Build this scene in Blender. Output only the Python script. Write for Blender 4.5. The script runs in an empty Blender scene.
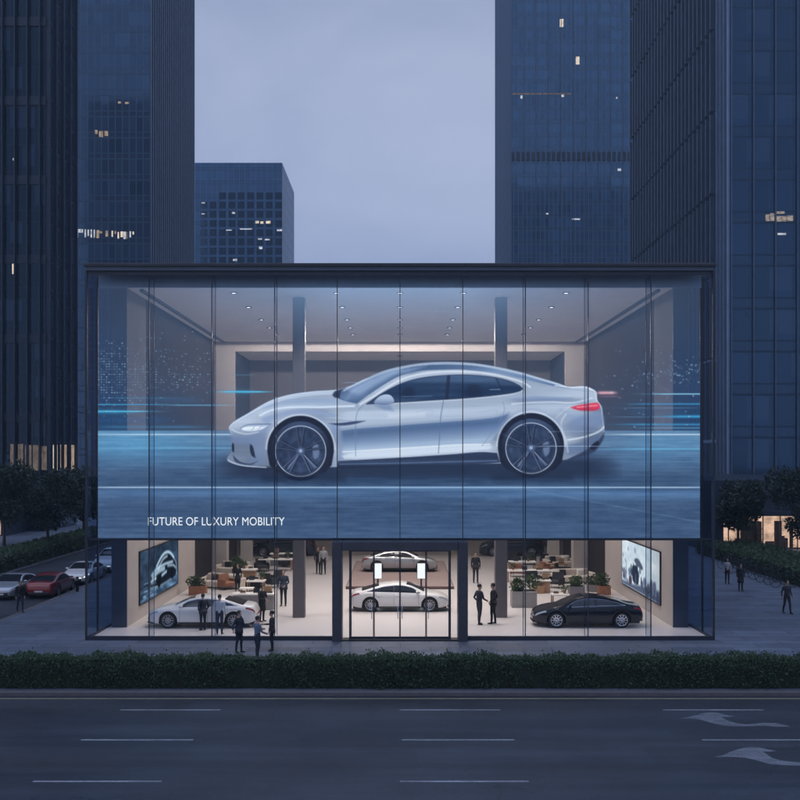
# Showroom at dusk: a glass car showroom with a transparent LED wall, towers, plaza and road.
import bpy, bmesh, math, random
import numpy as np
from mathutils import Vector, Matrix
random.seed(11)
R = math.radians; PI = math.pi
sc = bpy.context.scene; col = sc.collection
F = 1040.0; HC = 7.7; HY = 455.0            # focal length in photo pixels, camera height, horizon row
def WX(px, Y): return (px - 400.0) / F * Y
def WZ(py, Y): return HC - (py - HY) / F * Y
def GY(py, z=0.0): return F * (HC - z) / (py - HY)
# ---------------------------------------------------------------- mesh builder
class MB:
    def __init__(s): s.v = []; s.f = []; s.m = []; s.s = []
    def add(s, vs, fs, mi=0, smooth=False, M=None):
        b = len(s.v)
        s.v.extend([tuple(M @ Vector(p)) for p in vs] if M is not None else [tuple(p) for p in vs])
        for f in fs: s.f.append(tuple(i + b for i in f)); s.m.append(mi); s.s.append(smooth)
        return s
    def box(s, x0, x1, y0, y1, z0, z1, mi=0, M=None):
        vs = [(x0, y0, z0), (x1, y0, z0), (x1, y1, z0), (x0, y1, z0), (x0, y0, z1), (x1, y0, z1), (x1, y1, z1), (x0, y1, z1)]
        return s.add(vs, [(3, 2, 1, 0), (4, 5, 6, 7), (0, 1, 5, 4), (1, 2, 6, 5), (2, 3, 7, 6), (3, 0, 4, 7)], mi, False, M)
    def cbox(s, x0, x1, y0, y1, z0, z1, b=.02, mi=0, M=None):
        """box with chamfered upright and top edges"""
        def ring(i, z): return [(x0 + i, y0 + b + i * 0, z), (x0 + b, y0 + i, z), (x1 - b, y0 + i, z), (x1 - i, y0 + b, z), (x1 - i, y1 - b, z), (x1 - b, y1 - i, z), (x0 + b, y1 - i, z), (x0 + i, y1 - b, z)]
        vs = ring(0, z0) + ring(0, z1 - b) + [(min(max(x, x0 + b), x1 - b), min(max(y, y0 + b), y1 - b), z1) for x, y, z in ring(0, z1)]
        fs = [tuple(range(7, -1, -1)), tuple(range(16, 24))]
        for k in (0, 8):
            for i in range(8): fs.append((k + i, k + (i + 1) % 8, k + 8 + (i + 1) % 8, k + 8 + i))
        return s.add(vs, fs, mi, False, M)
    def tube(s, pts, rad, n=8, mi=0, smooth=True, cap=True, squash=None):
        pts = [Vector(p) for p in pts]
        if not hasattr(rad, '__len__'): rad = [rad] * len(pts)
        vs = []; up = None
        for i, p in enumerate(pts):
            d = (pts[min(i + 1, len(pts) - 1)] - pts[max(i - 1, 0)])
            d = d.normalized() if d.length > 1e-9 else Vector((0, 0, 1))
            if up is None: up = Vector((0, 0, 1)) if abs(d.z) < .9 else Vector((0, 1, 0))
            a = d.cross(up)
            if a.length < 1e-4: a = d.cross(Vector((1, 0, 0)))
            a.normalize(); b = a.cross(d).normalized(); up = b
            r = rad[i]; ra, rb = (r, r) if not hasattr(r, '__len__') else r
            for k in range(n):
                t = 2 * PI * k / n
                vs.append(p + a * (ra * math.cos(t)) + b * (rb * math.sin(t)))
        fs = []
        for i in range(len(pts) - 1):
            for k in range(n):
                fs.append((i * n + k, i * n + (k + 1) % n, (i + 1) * n + (k + 1) % n, (i + 1) * n + k))
        if cap: fs.append(tuple(range(n - 1, -1, -1))); fs.append(tuple((len(pts) - 1) * n + k for k in range(n)))
        return s.add(vs, fs, mi, smooth)
    def rings(s, rings, mi=0, smooth=True, cap=True):
        n = len(rings[0]); vs = [p for r in rings for p in r]; fs = []
        for i in range(len(rings) - 1):
            for k in range(n): fs.append((i * n + k, i * n + (k + 1) % n, (i + 1) * n + (k + 1) % n, (i + 1) * n + k))
        if cap: fs.append(tuple(range(n - 1, -1, -1))); fs.append(tuple((len(rings) - 1) * n + k for k in range(n)))
        return s.add(vs, fs, mi, smooth)
    def lathe(s, prof, n=24, c=(0, 0, 0), axis='z', mi=0, smooth=True, cap=True):
        rr = []
        for r, h in prof:
            q = []
            for k in range(n):
                a = 2 * PI * k / n; u, v = r * math.cos(a), r * math.sin(a)
                q.append({'z': (c[0] + u, c[1] + v, c[2] + h), 'y': (c[0] + u, c[1] + h, c[2] - v), 'x': (c[0] + h, c[1] + u, c[2] + v)}[axis])
            rr.append(q)
        return s.rings(rr, mi, smooth, cap)
    def prism(s, poly, z0, z1, mi=0, plane='xy'):
        n = len(poly)
        q = (lambda a, b, h: (a, b, h)) if plane == 'xy' else ((lambda a, b, h: (a, h, b)) if plane == 'xz' else (lambda a, b, h: (h, a, b)))
        vs = [q(a, b, z0) for a, b in poly] + [q(a, b, z1) for a, b in poly]
        fs = [tuple(range(n - 1, -1, -1)), tuple(range(n, 2 * n))] + [(i, (i + 1) % n, n + (i + 1) % n, n + i) for i in range(n)]
        return s.add(vs, fs, mi)
    def blob(s, c, r, mi=0, nu=10, nv=7, M=None):
        vs = [(c[0], c[1], c[2] - r[2])]
        for j in range(1, nv):
            t = -PI / 2 + PI * j / nv
            for i in range(nu):
                a = 2 * PI * i / nu
                vs.append((c[0] + r[0] * math.cos(t) * math.cos(a), c[1] + r[1] * math.cos(t) * math.sin(a), c[2] + r[2] * math.sin(t)))
        vs.append((c[0], c[1], c[2] + r[2])); fs = []
        for i in range(nu): fs.append((0, 1 + (i + 1) % nu, 1 + i))
        for j in range(nv - 2):
            for i in range(nu): fs.append((1 + j * nu + i, 1 + j * nu + (i + 1) % nu, 1 + (j + 1) * nu + (i + 1) % nu, 1 + (j + 1) * nu + i))
        t = len(vs) - 1
        for i in range(nu): fs.append((t, t - nu + i, t - nu + (i + 1) % nu))
        return s.add(vs, fs, mi, True, M)
    def mesh(s, name, mats, uv=False):
        me = bpy.data.meshes.new(name); me.from_pydata(s.v, [], s.f)
        for m in (mats if isinstance(mats, (list, tuple)) else [mats]): me.materials.append(m)
        me.polygons.foreach_set('material_index', s.m); me.polygons.foreach_set('use_smooth', s.s)
        if uv: metric_uv(me)
        me.update(); return me
    def build(s, name, mats, parent=None, loc=None, uv=False, fix=True):
        me = s.mesh(name, mats, uv)
        if fix:
            bm = bmesh.new(); bm.from_mesh(me); bmesh.ops.recalc_face_normals(bm, faces=bm.faces); bm.to_mesh(me); bm.free()
        return link(name, me, parent, loc)
def link(name, data, parent=None, loc=None):
    o = bpy.data.objects.new(name, data); col.objects.link(o)
    if parent is not None: o.parent = parent
    if loc is not None: o.location = loc
    return o
def metric_uv(me):
    """texture coordinates in metres along each wall, so that one grid fits every face"""
    uvl = me.uv_layers.new(name='metres')
    for p in me.polygons:
        n = p.normal
        for li in p.loop_indices:
            c = me.vertices[me.loops[li].vertex_index].co
            uvl.data[li].uv = (c.x, c.y) if abs(n.z) > .7 else ((c.y, c.z) if abs(n.x) > abs(n.y) else (c.x, c.z))
def tag(o, label=None, cat=None, group=None, kind=None):
    if label: o['label'] = label
    if cat: o['category'] = cat
    if group: o['group'] = group
    if kind: o['kind'] = kind
    return o
def thing(name, label, cat, loc=(0, 0, 0), rz=0, group=None):
    o = bpy.data.objects.new(name, None); col.objects.link(o); o.location = loc; o.rotation_euler = (0, 0, rz); o.empty_display_size = .2
    return tag(o, label, cat, group)
def copy_tree(o, parent=None, loc=None, rz=None, label=None):
    c = o.copy(); col.objects.link(c)
    if parent is not None: c.parent = parent
    if loc is not None: c.location = loc
    if rz is not None: c.rotation_euler = (0, 0, rz)
    if label: c['label'] = label
    for ch in list(o.children): copy_tree(ch, c)
    return c
# ---------------------------------------------------------------- procedural materials
class NT:
    """small helper to write shader maths"""
    def __init__(s, name):
        s.mat = bpy.data.materials.new(name); s.mat.use_nodes = True; s.t = s.mat.node_tree; s.t.nodes.clear()
        s.out = s.t.nodes.new('ShaderNodeOutputMaterial')
    def n(s, kind, **kw):
        nd = s.t.nodes.new('ShaderNode' + kind)
        for k, v in kw.items():
            if k.startswith('_'): setattr(nd, k[1:], v)
        return nd
    def put(s, sock, v):
        if hasattr(v, 'is_linked') or isinstance(v, bpy.types.NodeSocket): s.t.links.new(v, sock)
        elif v is not None: sock.default_value = v
    def m(s, op, a, b=None, c=None):
        nd = s.t.nodes.new('ShaderNodeMath'); nd.operation = op
        for i, v in enumerate((a, b, c)): s.put(nd.inputs[i], v)
        return nd.outputs[0]
    def mix(s, f, a, b, blend='MIX'):
        nd = s.t.nodes.new('ShaderNodeMix'); nd.data_type = 'RGBA'; nd.blend_type = blend
        s.put(nd.inputs[0], f); s.put(nd.inputs[6], rgba(a)); s.put(nd.inputs[7], rgba(b)); return nd.outputs[2]
    def noise(s, vec, scale, detail=3, rough=.55, dim='3D'):
        nd = s.t.nodes.new('ShaderNodeTexNoise'); nd.noise_dimensions = dim
        if vec is not None: s.t.links.new(vec, nd.inputs['Vector'])
        nd.inputs['Scale'].default_value = scale; nd.inputs['Detail'].default_value = detail; nd.inputs['Roughness'].default_value = rough
        return nd.outputs['Fac']
    def ramp(s, f, a, b, lo=0., hi=1.):
        nd = s.t.nodes.new('ShaderNodeMapRange'); s.put(nd.inputs[0], f)
        nd.inputs[1].default_value = a; nd.inputs[2].default_value = b; nd.inputs[3].default_value = lo; nd.inputs[4].default_value = hi
        return nd.outputs[0]
    def coord(s, which='Object'): return s.t.nodes.new('ShaderNodeTexCoord').outputs[which]
    def sep(s, v):
        nd = s.t.nodes.new('ShaderNodeSeparateXYZ'); s.t.links.new(v, nd.inputs[0]); return nd.outputs
    def comb(s, x, y, z=0.):
        nd = s.t.nodes.new('ShaderNodeCombineXYZ')
        for i, v in enumerate((x, y, z)): s.put(nd.inputs[i], v)
        return nd.outputs[0]
    def scalev(s, v, k):
        nd = s.t.nodes.new('ShaderNodeMapping'); s.t.links.new(v, nd.inputs[0]); nd.inputs['Scale'].default_value = k; return nd.outputs[0]
    def white(s, vec):
        nd = s.t.nodes.new('ShaderNodeTexWhiteNoise'); nd.noise_dimensions = '3D'; s.t.links.new(vec, nd.inputs['Vector']); return nd.outputs['Value'], nd.outputs['Color']
    def bump(s, h, strength=.3, dist=.01):
        nd = s.t.nodes.new('ShaderNodeBump'); s.put(nd.inputs['Height'], h); nd.inputs['Strength'].default_value = strength; nd.inputs['Distance'].default_value = dist
        return nd.outputs[0]
    def bsdf(s, color=None, rough=.5, metal=0., normal=None, ior=None, emit=None, estr=None, coat=None, spec=None, tint=None):
        nd = s.t.nodes.new('ShaderNodeBsdfPrincipled')
        s.put(nd.inputs['Base Color'], rgba(color)); s.put(nd.inputs['Roughness'], rough); s.put(nd.inputs['Metallic'], metal)
        if normal is not None: s.put(nd.inputs['Normal'], normal)
        if ior is not None: s.put(nd.inputs['IOR'], ior)
        if emit is not None: s.put(nd.inputs['Emission Color'], rgba(emit)); s.put(nd.inputs['Emission Strength'], estr)
        if coat is not None: s.put(nd.inputs['Coat Weight'], coat); nd.inputs['Coat Roughness'].default_value = .03
        if spec is not None: s.put(nd.inputs['Specular IOR Level'], spec)
        if tint is not None: s.put(nd.inputs['Specular Tint'], rgba(tint))
        return nd.outputs[0]
    def done(s, sh): s.t.links.new(sh, s.out.inputs['Surface']); return s.mat
def rgba(c):
    if isinstance(c, (tuple, list)) and len(c) == 3: return (*c, 1.)
    return c
def lin(r, g, b): return tuple(((c / 255.) / 12.92 if c / 255. < .04045 else ((c / 255. + .055) / 1.055) ** 2.4) for c in (r, g, b))
def plain(name, c, rough=.5, metal=0., var=.12, scale=6., bump=0., coat=None, spec=None):
    """coloured surface with slight uneven tone, uneven gloss and optional grain"""
    s = NT(name); o = s.coord()
    f = s.noise(o, scale, 4)
    k = s.ramp(f, .25, .75, 1 - var, 1 + var)
    cc = s.mix(1., c, s.comb(k, k, k), 'MULTIPLY')
    rr = s.ramp(s.noise(o, scale * 2.7, 2), .2, .8, max(rough - .07, .02), min(rough + .07, 1))
    nm = s.bump(s.noise(o, scale * 9, 3), bump, .01) if bump else None
    return s.done(s.bsdf(cc, rr, metal, nm, coat=coat, spec=spec))
def glow(name, c, strength, lo=.75, hi=1.1, scale=(1, 1, 1), detail=2):
    """something that gives off light, a little uneven"""
    s = NT(name); f = s.noise(s.scalev(s.coord(), scale), 1., detail)
    e = s.n('Emission'); s.put(e.inputs[0], rgba(c)); s.put(e.inputs[1], s.m('MULTIPLY', s.ramp(f, .25, .75, lo, hi), strength))
    s.mat.cycles.emission_sampling = 'AUTO'
    return s.done(e.outputs[0])
def pane(name, tint, refl=1.45, rough=.0, add=0.):
    """thin architectural glass: what passes straight through is tinted, the rest mirrors by Fresnel"""
    s = NT(name); fr = s.n('Fresnel'); fr.inputs[0].default_value = refl
    tr = s.n('BsdfTransparent'); tr.inputs[0].default_value = rgba(tint)
    gl = s.n('BsdfGlossy'); gl.inputs[0].default_value = (.9, .95, 1, 1); gl.inputs['Roughness'].default_value = rough
    geo = s.n('NewGeometry'); f = s.m('MULTIPLY', s.m('ADD', fr.outputs[0], add), s.m('SUBTRACT', 1., geo.outputs['Backfacing']))
    mx = s.n('MixShader'); s.put(mx.inputs[0], f); s.t.links.new(tr.outputs[0], mx.inputs[1]); s.t.links.new(gl.outputs[0], mx.inputs[2])
    return s.done(mx.outputs[0])
def facade(name, glass, sx, sz, lx=.08, lz=.10, line=(.06, .07, .09), spandrel=.0, rough=.08, ior=1.75, var=.35, tilt=.004, blind=.25, tint=(.36, .64, 1.), hline=None):
    """curtain wall: panes on a grid of sx by sz metres, each with its own tint and slight tilt; frame lines; spandrel band at each floor"""
    s = NT(name); u, v, _ = s.sep(s.coord('UV'))
    fu, fv = s.m('DIVIDE', u, sx), s.m('DIVIDE', v, sz)
    cu, cv = s.m('FRACT', fu), s.m('FRACT', fv)
    cell = s.comb(s.m('FLOOR', fu), s.m('FLOOR', fv), 3.)
    w, wc = s.white(cell)
    w2, _ = s.white(s.comb(s.m('FLOOR', s.m('DIVIDE', fu, 7.)), s.m('FLOOR', fv), 9.))
    lv = s.m('LESS_THAN', cu, lx / sx); lh = s.m('LESS_THAN', cv, lz / sz); lh2 = s.m('MULTIPLY', s.m('LESS_THAN', cv, (spandrel or .3) + lz / sz * .7), s.m('GREATER_THAN', cv, spandrel or .3)); lh = s.m('MAXIMUM', lh, lh2)
    ln = s.m('MAXIMUM', lv, lh)
    k = s.ramp(s.m('ADD', s.m('MULTIPLY', w, .6), s.m('MULTIPLY', w2, .4)), 0, 1, 1 - var, 1 + var)
    g = s.mix(1., glass, s.comb(k, k, k), 'MULTIPLY')
    big = s.noise(s.comb(u, s.m('MULTIPLY', v, .35), 0.), .05, 3)
    g = s.mix(s.ramp(big, .35, .7, 0, .45), g, tuple(c * .55 for c in glass))
    # some panes have a blind down behind the glass
    bl = s.m('MULTIPLY', s.m('GREATER_THAN', w, 1 - blind), s.m('GREATER_THAN', cv, .45))
    g = s.mix(s.m('MULTIPLY', bl, .4), g, (.05, .075, .12))
    if spandrel:
        sp = s.m('LESS_THAN', cv, spandrel); g = s.mix(sp, g, tuple(c * .75 + .006 for c in glass))
    c = s.mix(lh, s.mix(lv, g, line), hline or tuple(v * .4 for v in line))
    r = s.mix(ln, (rough,) * 3, (.55,) * 3)
    geo = s.n('NewGeometry'); vm = s.n('VectorMath', _operation='SUBTRACT'); s.t.links.new(wc, vm.inputs[0]); vm.inputs[1].default_value = (.5, .5, .5)
    vs = s.n('VectorMath', _operation='SCALE'); s.t.links.new(vm.outputs[0], vs.inputs[0]); vs.inputs['Scale'].default_value = tilt * 2
    va = s.n('VectorMath', _operation='ADD'); s.t.links.new(geo.outputs['Normal'], va.inputs[0]); s.t.links.new(vs.outputs[0], va.inputs[1])
    vn = s.n('VectorMath', _operation='NORMALIZE'); s.t.links.new(va.outputs[0], vn.inputs[0])
    return s.done(s.bsdf(c, r, 0., vn.outputs[0], ior=ior, tint=tint))
M = {}
M['steel'] = plain('dark_bronze_metal', (.022, .026, .036), .38, .6, .15, 3)
M['frame'] = plain('charcoal_frame', (.030, .037, .055), .42, .4, .12, 2.5)
M['portal'] = plain('entrance_slate', (.045, .046, .062), .5, .1, .18, 3, .05)
M['roofm'] = plain('roof_sheet', (.03, .034, .045), .5, .2, .2, 1.5)
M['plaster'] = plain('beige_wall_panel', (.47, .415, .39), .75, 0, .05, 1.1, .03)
M['plaster_dim'] = plain('dim_taupe_plaster', (.17, .155, .165), .8, 0, .06, 1., .03)
M['ceil'] = plain('ceiling_board', (.74, .70, .69), .85, 0, .05, .8)
M['bluewall'] = plain('slate_blue_cladding', (.030, .045, .075), .45, .1, .15, 2)
M['brownglass'] = plain('bronze_glass_panel', (.036, .032, .036), .8, 0, .08, .6, spec=.06)
M['column'] = plain('column_cladding', (.12, .104, .108), .5, .1, .1, 2)
M['black'] = plain('black_plastic', (.012, .012, .014), .45)
M['white'] = plain('white_laminate', (.74, .70, .66), .45, 0, .05, 3)
M['wood'] = plain('oak_veneer', (.30, .17, .09), .5, 0, .2, 5)
M['terra'] = plain('terracotta', (.26, .11, .06), .7, 0, .2, 5)
M['darkfab'] = plain('charcoal_fabric', (.022, .022, .026), .85, 0, .2, 30)
M['cream'] = plain('cream_upholstery', (.55, .48, .42), .9, 0, .12, 9, .1)
M['concrete'] = plain('planter_concrete', (.26, .245, .24), .8, 0, .12, 5, .1)
M['rubber'] = plain('tyre_rubber', (.012, .012, .013), .8, 0, .1, 20)
M['alloy'] = plain('alloy_rim', (.32, .33, .36), .3, .85, .08, 8)
M['chrome'] = plain('bright_trim', (.6, .62, .66), .2, .9, .05, 8)
M['carglass'] = plain('car_window_glass', (.012, .014, .018), .06, 0, .1, 2, spec=.8)
M['underbody'] = plain('underbody_black', (.008, .008, .009), .8)
M['kerb'] = plain('kerb_granite', (.095, .09, .10), .75, 0, .2, 4, .2)
def roadpaint(name, c):
    """old road paint: worn through to the asphalt in specks and along the wheel tracks"""
    s = NT(name); o = s.coord('Object')
    w = s.m('ADD', s.m('MULTIPLY', s.noise(o, 16, 4, .7), .6), s.m('MULTIPLY', s.noise(s.scalev(o, (.5, 2.5, 1)), 1.6, 3), .5))
    k = s.ramp(w, .42, .68, .0, .75)
    v = s.ramp(s.noise(o, 3, 3), .3, .7, .85, 1.15)
    cc = s.mix(k, s.mix(1., c, s.comb(v, v, v), 'MULTIPLY'), (.03, .035, .05))
    return s.done(s.bsdf(cc, .65))
M['paint_w'] = roadpaint('road_paint_white', (.27, .30, .35))
M['paint_o'] = roadpaint('road_paint_worn', (.15, .17, .205))
M['paint_y'] = plain('road_paint_yellow', (.24, .22, .13), .7, 0, .3, 5)
def leafmat(name, c1, c2, c3):
    s = NT(name); at = s.n('Attribute'); at.attribute_name = 'tone'
    g = s.n('ValToRGB'); s.t.links.new(at.outputs['Fac'], g.inputs[0])
    g.color_ramp.elements[0].color = rgba(c1); g.color_ramp.elements[1].color = rgba(c3); e = g.color_ramp.elements.new(.5); e.color = rgba(c2)
    d = s.bsdf(g.outputs[0], .55); tl = s.n('BsdfTranslucent'); s.t.links.new(g.outputs[0], tl.inputs[0])
    mx = s.n('MixShader'); mx.inputs[0].default_value = .25; s.t.links.new(d, mx.inputs[1]); s.t.links.new(tl.outputs[0], mx.inputs[2])
    return s.done(mx.outputs[0])
M['leaf_hedge'] = leafmat('hedge_leaf', (.018, .042, .020), (.040, .085, .036), (.085, .14, .065))
M['leaf_tree'] = leafmat('tree_leaf', (.010, .022, .016), (.018, .036, .026), (.034, .058, .038))
M['leaf_pot'] = leafmat('pot_plant_leaf', (.03, .05, .02), (.05, .085, .03), (.09, .13, .05))
M['bark'] = plain('bark', (.05, .042, .036), .9, 0, .3, 8, .4)
M['twig'] = plain('hedge_inside', (.010, .017, .010), .95, 0, .3, 9, .3)
M['soil'] = plain('soil', (.02, .017, .014), .95, 0, .3, 6, .3)
# ================================================================= ground, roads, paving
def slab_mat(name, c, sx, sy, joint=.012, var=.16, rough=.55, dark=.5, spec=None, wear=.17):
    s = NT(name); x, y, z = s.sep(s.coord('Object'))
    row = s.m('FLOOR', s.m('DIVIDE', y, sy)); fx = s.m('ADD', s.m('DIVIDE', x, sx), s.m('MULTIPLY', s.m('MODULO', row, 2.), .5)); fy = s.m('DIVIDE', y, sy)
    w, _ = s.white(s.comb(s.m('FLOOR', fx), row, 1.))
    jn = s.m('MAXIMUM', s.m('LESS_THAN', s.m('FRACT', fx), joint / sx), s.m('LESS_THAN', s.m('FRACT', fy), joint / sy))
    o = s.coord('Object')
    k = s.m('MULTIPLY', s.ramp(w, 0, 1, 1 - var, 1 + var), s.ramp(s.noise(o, .35, 5, .6), .3, .7, 1 - wear, 1 + wear))
    k = s.m('MULTIPLY', k, s.ramp(s.noise(o, 9., 3), .2, .8, 1 - wear * .4, 1 + wear * .4))
    cc = s.mix(1., c, s.comb(k, k, k), 'MULTIPLY'); cc = s.mix(s.m('MULTIPLY', jn, dark), cc, (.012, .014, .018))
    r = s.ramp(s.noise(o, .8, 4), .3, .7, rough - .12 * min(1, wear * 4), rough + .1 * min(1, wear * 4))
    return s.done(s.bsdf(cc, r, 0., s.bump(s.m('SUBTRACT', s.noise(o, 30, 2), s.m('MULTIPLY', jn, 2.)), .7 * wear, .004), spec=spec))
def asphalt(name, c):
    s = NT(name); o = s.coord('Object')
    st = s.noise(s.scalev(o, (.05, .9, 1)), 1., 5, .6)           # wheel tracks and old wear run along the road
    k = s.m('MULTIPLY', s.ramp(st, .3, .7, .66, 1.3), s.ramp(s.noise(o, 9, 5, .75), .3, .7, .68, 1.32))
    k = s.m('MULTIPLY', k, s.ramp(s.noise(o, .3, 5, .62), .35, .65, .8, 1.2))
    # hairline cracks, only here and there, and repaired rectangles
    wv = s.n('TexVoronoi'); wv.feature = 'DISTANCE_TO_EDGE'; wv.inputs['Scale'].default_value = .32
    dn = s.n('TexNoise'); dn.inputs['Scale'].default_value = 1.4; dn.inputs['Detail'].default_value = 4; s.t.links.new(o, dn.inputs['Vector'])
    ad = s.n('VectorMath', _operation='MULTIPLY_ADD'); s.t.links.new(dn.outputs['Color'], ad.inputs[0]); ad.inputs[1].default_value = (1.1, 1.1, 0); s.t.links.new(o, ad.inputs[2]); s.t.links.new(ad.outputs[0], wv.inputs['Vector'])
    ck = s.m('MULTIPLY', s.m('LESS_THAN', wv.outputs['Distance'], .006), s.m('GREATER_THAN', s.noise(o, .12, 2), .52))
    k = s.m('MULTIPLY', k, s.m('SUBTRACT', 1., s.m('MULTIPLY', ck, .5)))
    x_, y_, _z = s.sep(o)
    w1, _c = s.white(s.comb(s.m('FLOOR', s.m('DIVIDE', x_, 6.5)), s.m('FLOOR', s.m('DIVIDE', s.m('ADD', y_, 1.), 1.7)), 2.))
    k = s.m('MULTIPLY', k, s.m('SUBTRACT', 1., s.m('MULTIPLY', s.m('GREATER_THAN', w1, .90), .22)))
    cc = s.mix(1., c, s.comb(k, k, k), 'MULTIPLY')
    r = s.ramp(s.noise(s.scalev(o, (.08, .5, 1)), 1., 4), .3, .7, .34, .6)
    return s.done(s.bsdf(cc, r, 0., s.bump(s.noise(o, 120, 2), .25, .003)))
M['asphalt'] = asphalt('asphalt_dark', (.024, .031, .045))
M['plaza'] = slab_mat('plaza_granite', (.096, .12, .168), 2.4, .8, .035, .16, .5, .9)
M['ground'] = plain('far_ground', (.05, .055, .055), .9, 0, .3, .05)
M['floor'] = slab_mat('showroom_stone_floor', (.55, .51, .50), 1.8, 1.8, .02, .02, .30, .05, None, .015)
def sheet(name, x0, x1, y0, y1, z, mat, depth=.1):
    b = MB(); b.box(x0, x1, y0, y1, z - depth, z); return tag(b.build(name, mat), kind='structure')
sheet('ground', -700, 700, -300, 1000, -.21, M['ground'], .3)
sheet('road', -260, 260, -30, 33.75, -.12, M['asphalt'], .08)
sheet('side_street', -25.6, -18.7, 33.754, 200, -.116, M['asphalt'], .08)
sheet('plaza', -18.4, 120, 34.06, 230, 0., M['plaza'], .2)
sheet('pavement', -120, -25.8, 34.06, 230, 0., M['plaza'], .2)
b = MB(); b.cbox(-18.7, 120, 33.75, 34.055, -.2, .004, .015); b.cbox(-18.7, -18.404, 34.056, 200, -.2, .004, .015); b.cbox(-25.796, -25.6, 34.056, 200, -.2, .004, .012); b.cbox(-120, -25.6, 33.75, 34.055, -.2, .004, .015)
tag(b.build('kerb', M['kerb']), kind='structure')
RZ = -.12
def mark(name, polys, mat=M['paint_w'], z=RZ):
    b = MB()
    for p in polys: b.prism(p, z + .001, z + .005)
    return tag(b.build(name, mat), kind='structure')
def rpt(px, py): Y = GY(py, RZ); return (WX(px, Y), Y)
mark('edge_line', [[(-18, 33.33), (120, 33.33), (120, 33.42), (-18, 33.42)]], M['paint_y'])
lane = []
for Y, xs in ((GY(710, RZ), (120, 400, 663)), (GY(740, RZ), (81, 402, 702)), (GY(781.5, RZ), (33, 400))):
    L = {0: 3.05}.get(0)
    for x in xs:
        X0 = WX(x, Y); lane.append([(X0, Y - .055), (X0 + 3.08, Y - .055), (X0 + 3.08, Y + .055), (X0, Y + .055)])
    step = WX(xs[1], Y) - WX(xs[0], Y)
    for k in (1, 2, 3):
        for X0 in (WX(xs[0], Y) - step * k, WX(xs[-1], Y) + step * (k + (.4 if Y < 25.5 else 0))): lane.append([(X0, Y - .055), (X0 + 3.08, Y - .055), (X0 + 3.08, Y + .055), (X0, Y + .055)])
mark('lane_dashes', lane)
a1 = [(679, 718.6), (688, 717.2), (697, 715.2), (704, 713.2), (711, 712.4), (718, 713), (724, 714.6), (730, 716), (735.5, 716.3), (728, 717), (721.5, 716.9), (725, 719.4), (730, 721.4), (738, 723.4), (746, 724.4), (757, 723.6), (764, 722.9), (776, 723.2), (784, 724.8), (790, 726.8), (776, 726.8), (764, 725.8), (746, 726.2), (734, 726.3), (724, 725.8), (714, 723.6), (703, 720.6), (696, 719)]
a2 = [(714, 757), (722, 755.6), (731, 751.6), (742, 748.2), (752, 747), (760, 747.6), (768, 749.6), (776, 751), (769, 751.8), (763, 751.4), (767, 754.6), (772, 758), (780, 760.4), (790, 761.8), (803, 762.6), (815, 764.5), (800, 765.6), (785, 765.4), (770, 764.2), (757, 760.6), (746, 758), (732, 757)]
mark('turn_arrow', [[rpt(*p) for p in a1]], M['paint_o']); mark('turn_arrow', [[rpt(*p) for p in a2]], M['paint_o'])
# ================================================================= towers
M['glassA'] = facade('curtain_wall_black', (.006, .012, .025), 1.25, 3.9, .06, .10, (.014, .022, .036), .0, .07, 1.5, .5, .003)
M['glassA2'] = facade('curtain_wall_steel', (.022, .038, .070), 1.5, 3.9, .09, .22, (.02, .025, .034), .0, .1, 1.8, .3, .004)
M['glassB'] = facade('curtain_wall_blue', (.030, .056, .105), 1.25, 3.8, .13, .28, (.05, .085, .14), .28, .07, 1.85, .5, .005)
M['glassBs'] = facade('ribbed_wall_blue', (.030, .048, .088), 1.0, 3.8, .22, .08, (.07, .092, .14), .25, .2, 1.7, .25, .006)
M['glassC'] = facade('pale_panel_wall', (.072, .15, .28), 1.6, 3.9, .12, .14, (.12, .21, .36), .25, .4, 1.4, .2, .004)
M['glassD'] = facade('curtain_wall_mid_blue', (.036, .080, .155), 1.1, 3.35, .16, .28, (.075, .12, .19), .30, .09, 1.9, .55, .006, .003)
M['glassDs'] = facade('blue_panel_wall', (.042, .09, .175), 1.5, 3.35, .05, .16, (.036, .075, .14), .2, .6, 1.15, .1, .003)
M['glassE'] = facade('curtain_wall_dark_blue', (.014, .034, .075), 2.43, 4.75, .05, .26, (.03, .05, .09), .26, .06, 1.75, .6, .003)
M['glassEs'] = facade('dark_reveal_wall', (.014, .023, .043), 2.0, 4.75, .06, .12, (.02, .025, .035), .22, .15, 1.7, .35, .004)
M['fin_dark'] = plain('dark_fin_metal', (.020, .032, .055), .45, .5, .15, .6)
M['fin_mid'] = plain('grey_fin_metal', (.06, .095, .155), .45, .4, .15, .6)
M['fin_rib'] = plain('rib_fin_metal', (.065, .10, .16), .45, .4, .15, .6)
M['fin_pale'] = plain('pale_fin_metal', (.20, .28, .42), .4, .5, .12, .6)
M['lit_warm'] = glow('lit_window_warm', (1., .76, .58), .40, .25, 1.3, (2.5, 2.5, 1.2), 4)
M['lit_warm2'] = glow('lit_window_bright', (1., .84, .66), 1.0, .4, 1.2, (2, 2, 1.6), 4)
M['lit_dim'] = glow('lit_window_dim', (1., .80, .70), .13, .2, 1.5, (3., 3., 1.6), 4)
M['lit_cool'] = glow('lit_window_cool', (.85, .9, 1.), .75, .2, 1.4, (1.5, 1.5, 1.5), 4)
M['store'] = glow('lit_shop_interior', (1., .60, .36), .75, .1, 1.5, (1.1, 1.1, .9), 4)
def wall_mb(x0, x1, y0, y1, z0, z1):
    b = MB(); b.box(x0, x1, y0, y1, z0, z1); return b
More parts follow.
